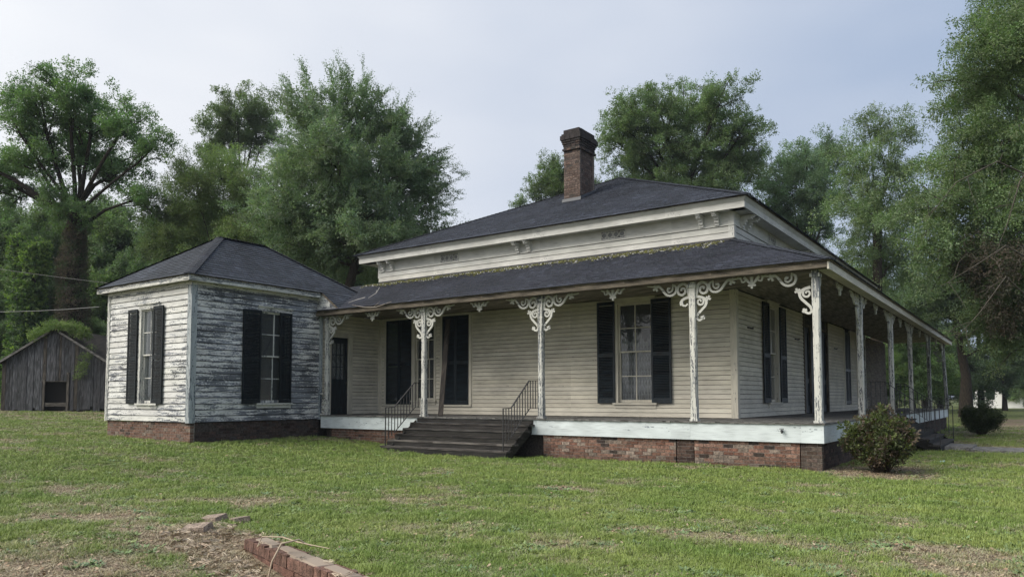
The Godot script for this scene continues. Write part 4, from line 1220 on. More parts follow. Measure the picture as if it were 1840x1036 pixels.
func build_ground() -> void:
	var xs := [-420.0, -260.0, -160.0, -110.0, -80.0, -64.0]
	var x := -56.0
	while x < -18.0: xs.append(x); x += 2.0
	while x < -8.0: xs.append(x); x += 0.45
	while x < 5.0: xs.append(x); x += 0.11
	while x < 16.0: xs.append(x); x += 0.6
	for q in [20.0, 28.0, 40.0, 60.0, 100.0, 180.0, 320.0]: xs.append(q)
	var zs := [-460.0, -300.0, -200.0, -140.0, -100.0]
	var z := -80.0
	while z < -26.0: zs.append(z); z += 2.0
	while z < -1.0: zs.append(z); z += 0.5
	while z < 14.0: zs.append(z); z += 0.11
	while z < 22.0: zs.append(z); z += 0.8
	for q in [26.0, 34.0, 50.0, 90.0, 160.0, 300.0]: zs.append(q)
	var a := []
	a.resize(Mesh.ARRAY_MAX)
	var v := PackedVector3Array(); var n := PackedVector3Array(); var c := PackedColorArray(); var uv := PackedVector2Array(); var ix := PackedInt32Array()
	for zz: float in zs:
		for xx: float in xs:
			var y := land(xx, zz)
			v.append(Vector3(xx, y, zz))
			n.append(Vector3(land(xx - 0.1, zz) - land(xx + 0.1, zz), 0.2, land(xx, zz - 0.1) - land(xx, zz + 0.1)).normalized())
			c.append(soil_color(xx, zz)); uv.append(Vector2(xx, zz))
	var w := xs.size()
	for j in zs.size() - 1:
		for i in w - 1:
			var k := j * w + i
			for q in [k, k + 1, k + w, k + 1, k + w + 1, k + w]: ix.append(q)
	a[Mesh.ARRAY_VERTEX] = v; a[Mesh.ARRAY_NORMAL] = n; a[Mesh.ARRAY_COLOR] = c; a[Mesh.ARRAY_TEX_UV] = uv; a[Mesh.ARRAY_INDEX] = ix
	var m := ArrayMesh.new()
	m.add_surface_from_arrays(Mesh.PRIMITIVE_TRIANGLES, a)
	obj("ground", m, M.ground, self, "structure")

func tuft(count: int, h: float, w: float, lean: float) -> ArrayMesh:
	var m := MB.new()
	for i in count:
		var a := R(0, TAU)
		var p := Vector3(R(-0.03, 0.03), -0.005, R(-0.03, 0.03))
		var d := Vector3(cos(a), 0, sin(a)); var s := Vector3(-sin(a), 0, cos(a)) * w * 0.5
		var hh := h * R(0.5, 1.2); var l := lean * R(0.2, 1.2)
		var mid := p + d * hh * l * 0.45 + Vector3(0, hh * 0.6, 0)
		var tip := p + d * hh * l * 1.2 + Vector3(0, hh * R(0.8, 1.0), 0)
		var k := R(0.75, 1.25)
		m.col = Color(k * R(0.92, 1.1), k, k * R(0.85, 1.1))
		m.quad(p - s, p + s, mid + s * 0.8, mid - s * 0.8)
		m.tri(mid - s * 0.8, mid + s * 0.8, tip)
	return m.mesh()

func blocked(x: float, z: float) -> bool:
	if x > -14.5 and x < 0.14 and z < 0.14 and z > -25.0: return true
	if x > -18.7 and x < -14.3 and z < 4.42 and z > -20.0: return true
	if x > -10.7 and x < -6.5 and z < 1.2 and z > 0.0: return true
	if x > 0.0 and x < 1.5 and z < -7.0 and z > -11.1: return true
	if x > 1.4 and z < -7.6 and z > -9.5: return true
	var p := Vector2(x, z) - EDGE_A
	var along := p.dot(EDGE_D); var out := p.dot(Vector2(-EDGE_D.y, EDGE_D.x))
	return along > -0.1 and along < 4.2 and out > -0.23 and out < 0.04

func build_grass() -> void:
	rng.seed = 31
	var green := tuft(12, 0.045, 0.0046, 1.0)
	var straw := tuft(9, 0.035, 0.0042, 1.9)
	var clump := noise(611, 1.6, 3)
	var gx := []; var gc := []; var sx := []; var sc := []
	for i in 235000:
		var d := 3.6 * pow(46.0 / 3.6, R(0, 1))
		var a := deg_to_rad(35.03 + R(-44, 44))
		var x := 3.47 - sin(a) * d; var z := 15.36 - cos(a) * d
		if blocked(x, z): continue
		var fine := clump.get_noise_2d(x, z)
		var k := dry(x, z) + R(-0.25, 0.25) - 0.30 * fine
		var s := (0.75 + d * 0.035) * R(0.7, 1.25)
		var t := Transform3D(Basis(Vector3.UP, R(0, TAU)).scaled(Vector3(s, s * (1.15 - 0.6 * clampf(k, 0, 1)) * (1.0 + 0.7 * fine), s)), Vector3(x, land(x, z), z))
		var c := tuft_color(x, z)
		var kk := R(0.75, 1.3)
		if k > 0.62:
			if R(0, 1) < 0.55: continue
			sx.append(t); sc.append(Color(0.42, 0.35, 0.23).lerp(Color(0.52, 0.46, 0.33), R(0, 1)) * kk)
		elif R(0, 1) < smoothstep(0.10, 0.65, k) * 0.55:
			sx.append(t); sc.append(Color(0.40, 0.38, 0.22).lerp(Color(0.30, 0.34, 0.22), R(0, 1)) * kk)
		else:
			gx.append(t); gc.append(Color(c.r * kk, c.g * kk, c.b * kk))
	many("grass", green, M.blade, gx, gc)
	many("dry_grass", straw, M.blade, sx, sc)
	# fallen leaves and bits of straw
	var lf := MB.new()
	lf.quad(Vector3(-0.02, 0.004, -0.012), Vector3(-0.018, 0.008, 0.014), Vector3(0.02, 0.003, 0.01), Vector3(0.016, 0.012, -0.014))
	lf.tri(Vector3(0.02, 0.003, 0.01), Vector3(0.034, 0.01, 0.0), Vector3(0.016, 0.012, -0.014))
	var lx := []; var lc := []
	for i in 42000:
		var d := 4.0 * pow(26.0 / 4.0, R(0, 1))
		var a := deg_to_rad(35.03 + R(-42, 42))
		var x := 3.47 - sin(a) * d; var z := 15.36 - cos(a) * d
		if blocked(x, z) or R(0, 1) > pow(dry(x, z), 1.6) + 0.05: continue
		lx.append(Transform3D(Basis.from_euler(Vector3(R(-0.5, 0.5), R(0, TAU), R(-0.5, 0.5))).scaled(Vector3.ONE * R(0.3, 0.9) * (0.8 + d * 0.02)), Vector3(x, land(x, z) + R(0.004, 0.02), z)))
		var k := R(0.6, 1.3)
		lc.append(Color(0.26, 0.165, 0.10).lerp(Color(0.40, 0.32, 0.22), R(0, 1)) * k)
	many("fallen_leaves", lf.mesh(), M.litter, lx, lc)
	# clover and broad-leaved weeds among the grass
	var wd := MB.new()
	for i in 14:
		var a := R(0, TAU); var u := Vector3(cos(a), R(0.1, 0.5), sin(a)).normalized()
		wd.col = grey(R(0.75, 1.25))
		leaf_at(wd, u * R(0.0, 0.03), u, u.cross(Vector3.UP).normalized(), R(0.03, 0.055), R(0.02, 0.03))
	var wx := []; var wc := []
	var wn := noise(612, 0.8, 2)
	for i in 9000:
		var d := 4.0 * pow(24.0 / 4.0, R(0, 1))
		var a := deg_to_rad(35.03 + R(-42, 42))
		var x := 3.47 - sin(a) * d; var z := 15.36 - cos(a) * d
		if blocked(x, z) or wn.get_noise_2d(x, z) < 0.05 + R(0, 0.3): continue
		wx.append(Transform3D(Basis(Vector3.UP, R(0, TAU)).scaled(Vector3.ONE * R(0.6, 1.3)), Vector3(x, land(x, z) + 0.004, z)))
		var k := R(0.7, 1.3)
		wc.append(Color(0.15, 0.24, 0.12).lerp(Color(0.24, 0.31, 0.11), R(0, 1)) * k)
	many("lawn_weeds", wd.mesh(), M.blade, wx, wc)

func build_edging() -> void:
	rng.seed = 41
	var t := thing("brick_edging", "low broken wall of red bricks sunk in the lawn, topped with mortar", "low wall", Vector3(EDGE_A.x, -0.93, EDGE_A.y), -atan2(EDGE_D.y, EDGE_D.x))
	# local x along the wall, +z toward the open pit, top a little above the lawn behind
	var mo := MB.new(); mo.box(Vector3(0.0, -0.22, -0.20), Vector3(4.2, 0.028, -0.012)); obj("mortar", mo, M.mortar, t)
	var x := 0.0
	while x < 4.1:
		var b := MB.new(); b.g = 2; b.off = Vector2(R(0, 1), R(0, 1))
		var k := R(0.75, 1.2)
		b.col = Color(0.25, 0.14, 0.105).lerp(Color(0.33, 0.195, 0.15), R(0, 1)) * k
		var y := R(0.035, 0.055)
		b.hexa([Vector3(x, -0.055, R(0, 0.012)), Vector3(x + 0.126, -0.055, R(0, 0.012)), Vector3(x + 0.124, y, R(-0.004, 0.008)), Vector3(x + 0.002, y + R(-0.004, 0.004), R(-0.004, 0.008)),
			Vector3(x, -0.055, -0.2), Vector3(x + 0.126, -0.055, -0.2), Vector3(x + 0.124, y, -0.195), Vector3(x + 0.002, y, -0.195)])
		obj("brick", b, M.brick, t)
		x += 0.136
	for r in 3:
		x = -0.08 if r % 2 else 0.0
		while x < 4.1:
			var b := MB.new(); b.off = Vector2(R(0, 1), R(0, 1))
			b.col = Color(0.28, 0.145, 0.11).lerp(Color(0.34, 0.20, 0.155), R(0, 1)) * R(0.7, 1.15)
			var y := -0.065 - r * 0.075
			b.box(Vector3(x, y - 0.066, -0.1), Vector3(x + 0.24, y, R(-0.004, 0.01)))
			obj("brick", b, M.brick, t)
			x += 0.25
	# mortar smeared over the top
	var ms := MB.new()
	x = 0.15
	while x < 4.0:
		var w := R(0.2, 0.5); var z0 := R(-0.195, -0.16); var z1 := R(-0.045, -0.005)
		ms.col = Color(0.33, 0.27, 0.215) * R(0.7, 1.12)
		ms.hexa([Vector3(x, 0.03, z0), Vector3(x + w, 0.03, z0 + R(-0.02, 0.02)), Vector3(x + w, 0.03, z1), Vector3(x, 0.03, z1 + R(-0.02, 0.02)),
			Vector3(x + 0.02, 0.062, z0 + 0.02), Vector3(x + w - 0.02, 0.058 + R(0, 0.008), z0 + 0.02), Vector3(x + w - 0.03, 0.057 + R(0, 0.006), z1 - 0.01), Vector3(x + 0.02, 0.06, z1 - 0.02)])
		x += w + R(-0.06, 0.06)
	obj("mortar_crust", ms, M.moss, t)
	for q in [[-3.97, 10.66, 0.5, 0.16, "loose pale brick chunk tilted at the front of the three on the lawn"], [-4.38, 10.20, 0.2, 0.14, "loose brick lying flat behind the tilted front chunk"], [-4.06, 10.08, -0.35, 0.06, "loose brick with a broken end, rightmost of the three by the edging"]]:
		var b := MB.new(); b.off = Vector2(R(0, 1), R(0, 1))
		b.col = Color(0.52, 0.41, 0.33) * R(0.9, 1.1)
		b.hexa([Vector3(-0.125, -0.06, -0.085), Vector3(0.115, -0.06, -0.08), Vector3(0.09, -0.06, 0.085), Vector3(-0.11, -0.06, 0.08), Vector3(-0.12, 0.035, -0.075), Vector3(0.105, 0.04, -0.08), Vector3(0.10, 0.03, 0.075), Vector3(-0.105, 0.035, 0.07)])
		var o := obj("loose_brick", b, M.brick)
		o.scale = Vector3(1.25, 0.9, 1.1); o.position = Vector3(q[0], land(q[0], q[1]) + 0.022, q[1]); o.rotation = Vector3(q[3], q[2], 0.12)
		tag(o, q[4], "brick", "loose bricks on the lawn")
	var vn := MB.new(); vn.col = Color(0.40, 0.32, 0.23); vn.g = 1
	vn.tube([Vector3(0, 0.04, -0.25), Vector3(0.02, 0.12, -0.12), Vector3(0.0, 0.10, 0.03), Vector3(-0.03, -0.05, 0.10), Vector3(-0.02, -0.2, 0.14)], [0.005, 0.008, 0.009, 0.008, 0.007], 6)
	vn.tube([Vector3(0.35, 0.075, -0.26), Vector3(0.1, 0.085, -0.17), Vector3(-0.1, 0.08, -0.15), Vector3(-0.35, 0.09, -0.12), Vector3(-0.6, 0.07, -0.02), Vector3(-0.5, 0.0, 0.06), Vector3(-0.42, 0.05, 0.05)], [0.003, 0.005, 0.006, 0.006, 0.006, 0.005, 0.004], 6)
	var vo := obj("dry_vine", vn, M.litter)
	vo.position = Vector3(EDGE_A.x + 0.98 * 1.0, -0.88, EDGE_A.y + 0.286 * 1.0); vo.rotation.y = -atan2(EDGE_D.y, EDGE_D.x)
	tag(vo, "tan dried vine stems draped over the low brick wall", "vine")
	# straw heaped in the pit and on the wall
	var st := MB.new()
	for i in 7:
		var a := R(-0.5, 0.5)
		var d := Vector3(cos(a), R(-0.1, 0.35), sin(a)).normalized() * R(0.04, 0.09)
		var p := Vector3(R(-0.05, 0.05), R(0, 0.02), R(-0.05, 0.05)); var s := Vector3(0, 0, 0.0035)
		st.col = grey(R(0.7, 1.25)); st.quad(p - d - s, p - d + s, p + d * 0.6 + s + Vector3(0, 0.01, 0), p + d - s)
	var xf := []; var cl := []
	for i in 900:
		var al := R(-1.15, 3.6); var out := R(-0.25, 0.62)
		if al > 0.0 and out > -0.22 and out < 0.10 and R(0, 1) < 0.9: continue
		if out > 0.45 and R(0, 1) < (out - 0.45) * 3.0: continue
		var w := EDGE_A + EDGE_D * al + Vector2(-EDGE_D.y, EDGE_D.x) * out
		var y := land(w.x, w.y) + R(0.0, 0.018)
		if al > 0.0 and out > -0.22 and out < 0.02: y = -0.862
		xf.append(Transform3D(Basis.from_euler(Vector3(R(-0.12, 0.12), R(0, TAU), R(-0.12, 0.12))).scaled(Vector3.ONE * R(0.3, 0.75)), Vector3(w.x, y, w.y)))
		cl.append(Color(0.36, 0.27, 0.19).lerp(Color(0.50, 0.42, 0.31), R(0, 1)) * R(0.6, 1.15))
	many("straw", st.mesh(), M.litter, xf, cl)

func sky_picture() -> ImageTexture:
	var w := 1024; var h := 512
	var im := Image.create(w, h, false, Image.FORMAT_RGBF)
	var n1 := noise(801, 1.3, 4); var n2 := noise(802, 0.9, 3)
	var bd := Vector3(-0.82, 0.30, 0.42).normalized()
	var sd := Vector3(-0.50, 0.74, 0.70).normalized()
	for j in h:
		var el := (0.5 - (j + 0.5) / h) * PI
		for i in w:
			var ph := (i + 0.5) / w * TAU
			var d := Vector3(sin(ph) * cos(el), sin(el), -cos(ph) * cos(el))
			var near := smoothstep(0.26, 0.92, 0.5 + 0.5 * d.dot(bd))
			var veil := 0.5 + 0.5 * n1.get_noise_3d(d.x * 1.2, d.y * 3.2, d.z * 1.2)
			var k := clampf(near * 1.0 + 0.24 * (veil - 0.5) + 0.13 * n2.get_noise_3d(d.x * 4.0, d.y * 9.0, d.z * 4.0), 0.0, 1.0)
			var low := pow(1.0 - clampf(d.y, 0.0, 1.0), 3.0)
			var blue := Vector3(0.36, 0.46, 0.64).lerp(Vector3(0.62, 0.70, 0.82), low * 0.62)
			var c := blue.lerp(Vector3(0.86, 0.885, 0.94), k)
			c = c.lerp(Vector3(1.5, 1.48, 1.42), 0.8 * pow(clampf(d.dot(sd), 0.0, 1.0), 2.6)) / 2.9
			im.set_pixel(i, j, Color(c.x, c.y, c.z))
	return ImageTexture.create_from_image(im)

func _ready() -> void:
	# camera: level-ish view up the corner of the porch, lens shifted as in the photograph
	var cam := Camera3D.new()
	cam.name = "camera"
	cam.projection = Camera3D.PROJECTION_FRUSTUM
	cam.near = 0.1; cam.far = 1500.0
	cam.size = 0.077202
	cam.frustum_offset = Vector2(0.0, 0.0087315)
	cam.transform = Transform3D(Basis(Vector3.UP, deg_to_rad(35.027)) * Basis(Vector3.RIGHT, deg_to_rad(3.429)) * Basis(Vector3.BACK, deg_to_rad(-0.088)), Vector3(3.4676, 0.486, 15.3647))
	add_child(cam)
	cam.current = true
	var env := Environment.new()
	env.background_mode = Environment.BG_SKY
	var sm := PanoramaSkyMaterial.new()
	sm.panorama = sky_picture()
	env.sky = Sky.new()
	env.sky.sky_material = sm
	env.background_energy_multiplier = 1.0
	env.tonemap_mode = Environment.TONE_MAPPER_LINEAR
	env.tonemap_exposure = 2.95
	env.fog_enabled = true; env.fog_density = 0.0003; env.fog_light_color = Color(0.88, 0.92, 0.97)
	env.sdfgi_enabled = true; env.ssao_enabled = true; env.ssil_enabled = true
	var we := WorldEnvironment.new()
	we.name = "environment"; we.environment = env
	add_child(we)
	var sun := DirectionalLight3D.new()
	sun.name = "sun"
	sun.light_energy = 0.38; sun.light_angular_distance = 40.0; sun.light_color = Color(1.0, 0.975, 0.93); sun.shadow_enabled = true
	add_child(sun)
	sun.look_at_from_position(Vector3(-0.50, 0.74, 0.70), Vector3.ZERO)

	make_materials()
	build_ground()
	var pw := MB.new()
	pw.hexa([Vector3(2.0, -1.0, -9.35), Vector3(60.0, -1.0, -9.35), Vector3(60.0, -0.875, -9.35), Vector3(2.0, -0.875, -9.35), Vector3(2.0, -1.0, -7.65), Vector3(60.0, -1.0, -7.65), Vector3(60.0, -0.875, -7.65), Vector3(2.0, -0.875, -7.65)])
	obj("path", pw, M.concrete, self, "structure")
	build_house()

	rng.seed = 9
	var fs := thing("front_steps", "wide worn wooden front steps with two iron handrails, below the two middle front posts", "steps", Vector3(-8.46, 0, 0.10))
	steps(fs, 3.8, 0.215, 0.35, Color(0.088, 0.080, 0.073))
	var ss := thing("side_steps", "dark wooden side steps with iron handrails behind the round bush", "steps", Vector3(0.12, 0, -9.0), PI / 2.0)
	steps(ss, 3.9, 0.25, 0.05, Color(0.055, 0.05, 0.048))
	var slab := MB.new()
	slab.hexa([Vector3(-0.45, -0.1, -0.9), Vector3(0.3, -0.1, -0.9), Vector3(0.3, -0.1, 0.9), Vector3(-0.45, -0.1, 0.9), Vector3(-0.44, 0.02, -0.88), Vector3(0.28, 0.01, -0.88), Vector3(0.28, 0.012, 0.88), Vector3(-0.44, 0.022, 0.88)])
	var so := obj("stone_slab", slab, M.concrete); so.position = Vector3(1.75, -0.85, -9.0)
	tag(so, "grey concrete slab at the foot of the dark side steps", "slab")
	var pk := MB.new(); pk.g = 1; pk.col = Color(0.12, 0.10, 0.085)
	pk.bar(Vector3(0, 0, 0), Vector3(-0.62, 2.75, -1.05), 0.13, 0.05)
	var po := obj("plank", pk, M.step_wood); po.position = Vector3(-9.84, 0.02, -0.22)
	tag(po, "bare brown plank leaning against the left front window wall, behind the post at the steps", "plank")
	build_barn()
	build_edging()

	# --- trees
	rng.seed = 50
	var broad := leaf_clump(72, 0.135, 0.066)
	var small := leaf_clump(72, 0.105, 0.047)
	var spray := leaf_spray(84, 0.10, 0.036)
	var ivy := leaf_clump(30, 0.20, 0.15, 0.9)
	var vine_tree_at := Vector3(-45.3, -0.24, -6.8)
	var vine_tree_lobes := [
		V(-45.0, 18.3, -4.0, 1.9), V(-42.7, 19.0, -4.8, 1.6), V(-43.0, 18.0, -6.4, 1.9), V(-39.9, 17.0, -7.2, 1.6),
		V(-38.5, 15.2, -7.8, 1.2), V(-46.2, 15.3, -4.4, 1.8), V(-50.7, 14.5, -4.5, 2.0), V(-45.9, 16.1, -7.0, 2.1),
		V(-43.6, 15.2, -8.5, 1.8), V(-43.8, 12.0, -5.2, 1.5), V(-50.2, 15.5, -2.4, 2.1), V(-40.1, 12.7, -8.1, 1.4),
		V(-45.8, 17.2, -3.1, 1.3),
	]
	var airy_tree_at := Vector3(-49.2, -0.24, -21.2)
	var airy_tree_lobes := [
		V(-47.3, 23.5, -19.3, 1.7), V(-49.1, 22.5, -18.6, 1.5), V(-47.9, 24.2, -21.8, 1.6), V(-50.2, 21.0, -20.1, 1.6),
		V(-48.5, 21.6, -21.2, 1.7), V(-47.3, 22.3, -21.9, 1.5), V(-49.6, 19.9, -18.3, 0.9),
	]
	var elm_at := Vector3(-28.4, -0.37, -12.5)
	var elm_lobes := [
		V(-27.8, 16.3, -10.6, 1.5), V(-27.0, 16.8, -13.0, 1.6), V(-25.9, 15.7, -14.5, 1.6), V(-25.2, 14.0, -15.9, 1.5),
		V(-24.9, 11.8, -16.4, 1.3), V(-26.1, 13.4, -10.6, 2.2), V(-25.8, 12.9, -14.0, 2.3), V(-29.7, 13.4, -11.6, 1.9),
		V(-28.4, 10.4, -11.8, 2.2), V(-25.4, 9.4, -12.0, 2.3), V(-24.3, 9.5, -14.5, 1.8), V(-28.6, 10.5, -9.1, 1.7),
		V(-29.5, 8.7, -13.7, 1.9), V(-26.9, 8.0, -15.2, 1.6), V(-30.0, 9.0, -11.0, 1.7),
	]
	var light_tree_at := Vector3(-37.2, -0.24, -11.2)
	var light_tree_lobes := [
		V(-37.1, 13.4, -9.3, 1.5), V(-37.6, 14.6, -11.8, 1.7), V(-35.0, 13.3, -12.2, 1.7), V(-40.2, 12.0, -10.1, 1.6),
		V(-38.2, 11.9, -11.3, 2.0), V(-39.4, 9.9, -9.0, 1.3), V(-34.7, 10.5, -11.8, 1.8), V(-38.4, 9.3, -10.2, 1.7),
		V(-35.6, 8.7, -11.4, 1.5),
	]
	var oak_at := Vector3(-18.8, -0.55, -40.0)
	var oak_lobes := [
		V(-20.8, 21.7, -34.5, 2.0), V(-19.4, 22.9, -36.5, 1.8), V(-18.6, 24.1, -40.7, 2.1), V(-14.9, 22.3, -37.8, 2.0),
		V(-13.4, 20.6, -38.9, 1.9), V(-22.8, 20.6, -36.6, 2.1), V(-19.5, 19.5, -36.5, 2.6), V(-17.2, 20.0, -39.9, 3.1),
		V(-14.7, 18.8, -41.3, 2.4), V(-17.8, 16.8, -38.3, 2.6), V(-22.4, 18.2, -39.8, 2.5), V(-14.9, 16.1, -39.3, 2.1),
	]
	var small_tree_at := Vector3(-31.9, -0.30, -40.6)
	var small_tree_lobes := [
		V(-31.1, 20.6, -39.5, 1.3), V(-29.4, 20.7, -40.1, 1.5), V(-32.4, 19.2, -39.2, 1.1), V(-30.4, 18.6, -39.8, 1.8),
		V(-28.4, 19.3, -41.3, 2.0), V(-33.7, 18.0, -38.6, 0.5),
	]
	var blue_tree_at := Vector3(-12.1, -0.68, -49.6)
	var blue_tree_lobes := [
		V(-13.3, 18.9, -46.5, 1.9), V(-11.7, 20.1, -48.7, 2.0), V(-10.1, 21.3, -51.5, 2.0), V(-12.1, 16.9, -46.4, 2.2),
		V(-9.8, 17.1, -47.8, 2.2), V(-13.2, 15.2, -46.4, 1.8), V(-11.5, 14.8, -50.2, 2.3),
	]
	var willow_oak_at := Vector3(-3.8, -0.85, -30.9)
	var willow_oak_lobes := [
		V(-3.8, 15.9, -30.3, 1.1), V(-2.3, 15.2, -29.6, 1.2), V(-4.1, 13.5, -28.9, 1.5), V(-2.6, 12.7, -29.3, 1.6),
		V(-4.6, 11.2, -29.4, 1.6), V(-2.9, 10.2, -28.6, 1.8), V(-1.7, 11.4, -32.6, 1.6), V(-4.3, 9.1, -31.9, 1.8),
		V(-2.7, 8.5, -33.3, 1.9), V(-4.3, 7.0, -31.2, 1.3),
	]
	var edge_tree_at := Vector3(5.7, -0.92, -16.8)
	var edge_tree_lobes := [
		V(2.9, 3.6, -13.6, 1.3), V(3.4, 2.4, -14.6, 1.2), V(2.1, 3.0, -14.4, 1.0), V(3.6, 4.6, -13.0, 1.4),
		V(3.0, 14.3, -16.1, 1.4), V(3.8, 11.7, -12.3, 1.4), V(2.6, 11.2, -12.8, 1.3), V(3.7, 11.6, -16.8, 1.8),
		V(1.7, 11.0, -14.6, 1.1), V(2.8, 9.1, -13.7, 1.6), V(3.9, 9.1, -17.1, 1.8), V(1.5, 8.9, -13.8, 1.1),
		V(2.1, 7.8, -15.3, 1.5), V(1.1, 6.9, -12.1, 1.1), V(3.2, 6.2, -13.1, 1.5), V(1.5, 5.5, -13.2, 1.2),
		V(0.7, 5.5, -11.2, 0.8), V(2.4, 4.8, -13.6, 1.2), V(3.4, 4.6, -17.1, 1.6),
	]
	var fork_tree_at := Vector3(-0.8, -0.90, -48.9)
	var fork_tree_lobes := [
		V(-1.9, 8.9, -46.5, 2.0), V(0.0, 8.9, -45.9, 2.2), V(1.9, 8.1, -47.5, 2.4), V(-3.2, 7.4, -44.7, 1.5),
		V(0.5, 7.0, -51.1, 2.1), V(2.8, 6.3, -50.2, 2.2), V(1.9, 4.7, -49.2, 1.6), V(-1.6, 6.6, -45.5, 1.4),
	]
	var lawn_tree_at := Vector3(0.7, -0.92, -80.6)
	var lawn_tree_lobes := [
		V(0.5, 4.3, -81.3, 2.2), V(-1.2, 1.9, -78.9, 1.5), V(1.9, 1.9, -80.6, 1.7), V(2.5, 4.3, -80.5, 1.8),
		V(-0.4, 3.4, -78.5, 1.4), V(1.4, 5.8, -79.8, 1.5),
	]
	var bright_tree_at := Vector3(-5.0, -0.82, -64.4)
	var bright_tree_lobes := [
		V(-6.0, 4.4, -64.0, 1.8), V(-4.1, 3.5, -63.5, 1.8), V(-5.4, 1.5, -62.3, 1.5), V(-3.4, 1.8, -65.3, 1.4),
		V(-6.6, 5.9, -61.9, 1.8), V(-3.9, 5.5, -66.6, 1.6), V(-7.5, 3.3, -61.0, 1.8),
	]

	var vt := tree("tall_tree", "tallest tree at far left, its thick trunk wrapped in brown dead vines behind the barn", "", vine_tree_at, [vine_tree_at, vine_tree_at + Vector3(0.1, 4, 0), vine_tree_at + Vector3(0.0, 8.5, 0.2), vine_tree_at + Vector3(0.3, 12, 0.3)], 0.75, vine_tree_lobes, broad, Color(0.182, 0.280, 0.130), 101, {"fill": 0.78})
	cover(vt, "dead_vines", [Vector3(0, 0, 0), Vector3(0.1, 4, 0), Vector3(0, 8.5, 0.2), Vector3(0.2, 11.5, 0.2)], [1.3, 0.95, 0.8, 0.45], 1500, small, [Color(0.07, 0.12, 0.045), Color(0.152, 0.116, 0.091), Color(0.116, 0.095, 0.076), Color(0.201, 0.152, 0.116), Color(0.098, 0.128, 0.055), Color(0.134, 0.104, 0.085)], 0.75)
	tree("tree", "open rounded tree top showing sky between its limbs, left of the feathery tree", "", airy_tree_at, [airy_tree_at, airy_tree_at + Vector3(0, 8, 0), airy_tree_at + Vector3(0.6, 17, 0.4)], 0.4, airy_tree_lobes, broad, Color(0.206, 0.266, 0.144), 102, {"fill": 0.9})
	tree("tree", "broad feathery grey-green tree behind the wing with wispy outstretched branch tips", "", elm_at, [elm_at, elm_at + Vector3(0.4, 4, 0), elm_at + Vector3(1.4, 9, -0.8)], 0.45, elm_lobes, spray, Color(0.209, 0.280, 0.168), 103, {"spray": true, "fill": 1.15, "size": 1.0, "mix": broad})
	tree("tree", "pale yellow-green tree in front of the wood, between the vine tree and the feathery tree", "", light_tree_at, [light_tree_at, light_tree_at + Vector3(0.3, 4, 0), light_tree_at + Vector3(0.2, 9, 0)], 0.22, light_tree_lobes, small, Color(0.214, 0.280, 0.125), 104, {"fill": 1.6})
	tree("oak_tree", "large round oak crown rising behind the main roof to the right of the chimney", "", oak_at, [oak_at, oak_at + Vector3(0, 8, 0), oak_at + Vector3(0, 16, 0)], 0.6, oak_lobes, broad, Color(0.201, 0.280, 0.139), 105, {"fill": 0.78})
	tree("tree", "small light green tree just left of the chimney above the roof slope", "", small_tree_at, [small_tree_at, small_tree_at + Vector3(0, 8, 0), small_tree_at + Vector3(0, 14, 0)], 0.3, small_tree_lobes, broad, Color(0.180, 0.250, 0.117), 106)
	tree("tree", "bluish dark tree with bare inner limbs, right of the oak behind the roof corner", "", blue_tree_at, [blue_tree_at, blue_tree_at + Vector3(0, 6, 0), blue_tree_at + Vector3(0, 11, 0)], 0.45, blue_tree_lobes, broad, Color(0.195, 0.280, 0.173), 107, {"fill": 0.85})
	tree("tree", "tall light green tree beside the right end of the porch roof", "", willow_oak_at, [willow_oak_at, willow_oak_at + Vector3(0, 5, 0), willow_oak_at + Vector3(0.3, 12, 0)], 0.4, willow_oak_lobes, small, Color(0.205, 0.280, 0.140), 108)
	var et := tree("tree", "huge near tree filling the right edge, with pale bare branches hanging through its leaves", "", edge_tree_at, [edge_tree_at, edge_tree_at + Vector3(-0.3, 4, 0.3), edge_tree_at + Vector3(-1.2, 9, 0.5), edge_tree_at + Vector3(-1.8, 13, 0.5)], 0.5, edge_tree_lobes, small, Color(0.198, 0.274, 0.134), 109, {"fill": 1.2, "size": 0.85, "bark": M.pale_bark})
	var db := MB.new(); db.g = 1
	for q in [[Vector3(3.9, 6.6, -10.8), Vector3(2.8, 7.1, -9.9), Vector3(1.8, 6.6, -9.3), Vector3(0.9, 5.5, -8.8)], [Vector3(3.8, 4.4, -10.9), Vector3(2.8, 4.9, -10.2), Vector3(2.1, 4.4, -9.7), Vector3(1.4, 3.6, -9.3)], [Vector3(3.8, 3.0, -11.0), Vector3(3.0, 3.9, -10.4), Vector3(2.2, 3.0, -9.9), Vector3(1.6, 2.0, -9.6)], [Vector3(4.0, 7.9, -10.7), Vector3(3.3, 6.6, -10.3), Vector3(3.1, 5.5, -10.3), Vector3(2.7, 4.4, -10.1)]]:
		var p := []
		for v: Vector3 in q: p.append(v + rdir() * 0.15 - edge_tree_at)
		db.tube(p, [0.03, 0.022, 0.014, 0.006], 5, 0.08)
		for k in 9:
			var u := R(0.6, 2.9); var b: Vector3 = p[int(u)].lerp(p[mini(int(u) + 1, 3)], u - int(u))
			var d := (rdir() + Vector3(-0.5, -0.3, 0.2)).normalized() * R(0.3, 1.0)
			db.tube([b, b + d * 0.5 + rdir() * 0.08, b + d + Vector3(0, -0.1, 0)], [0.010, 0.007, 0.004], 4)
	obj("dead_branches", db, M.pale_bark, et)
	cover(et, "dead_leaves", [Vector3(2.2, 5.2, -12.2) - edge_tree_at, Vector3(2.9, 4.2, -12.5) - edge_tree_at, Vector3(3.3, 2.6, -13.4) - edge_tree_at], [0.9, 1.1, 0.9], 260, small, [Color(0.104, 0.091, 0.067), Color(0.073, 0.079, 0.049), Color(0.134, 0.104, 0.079)], 0.8)
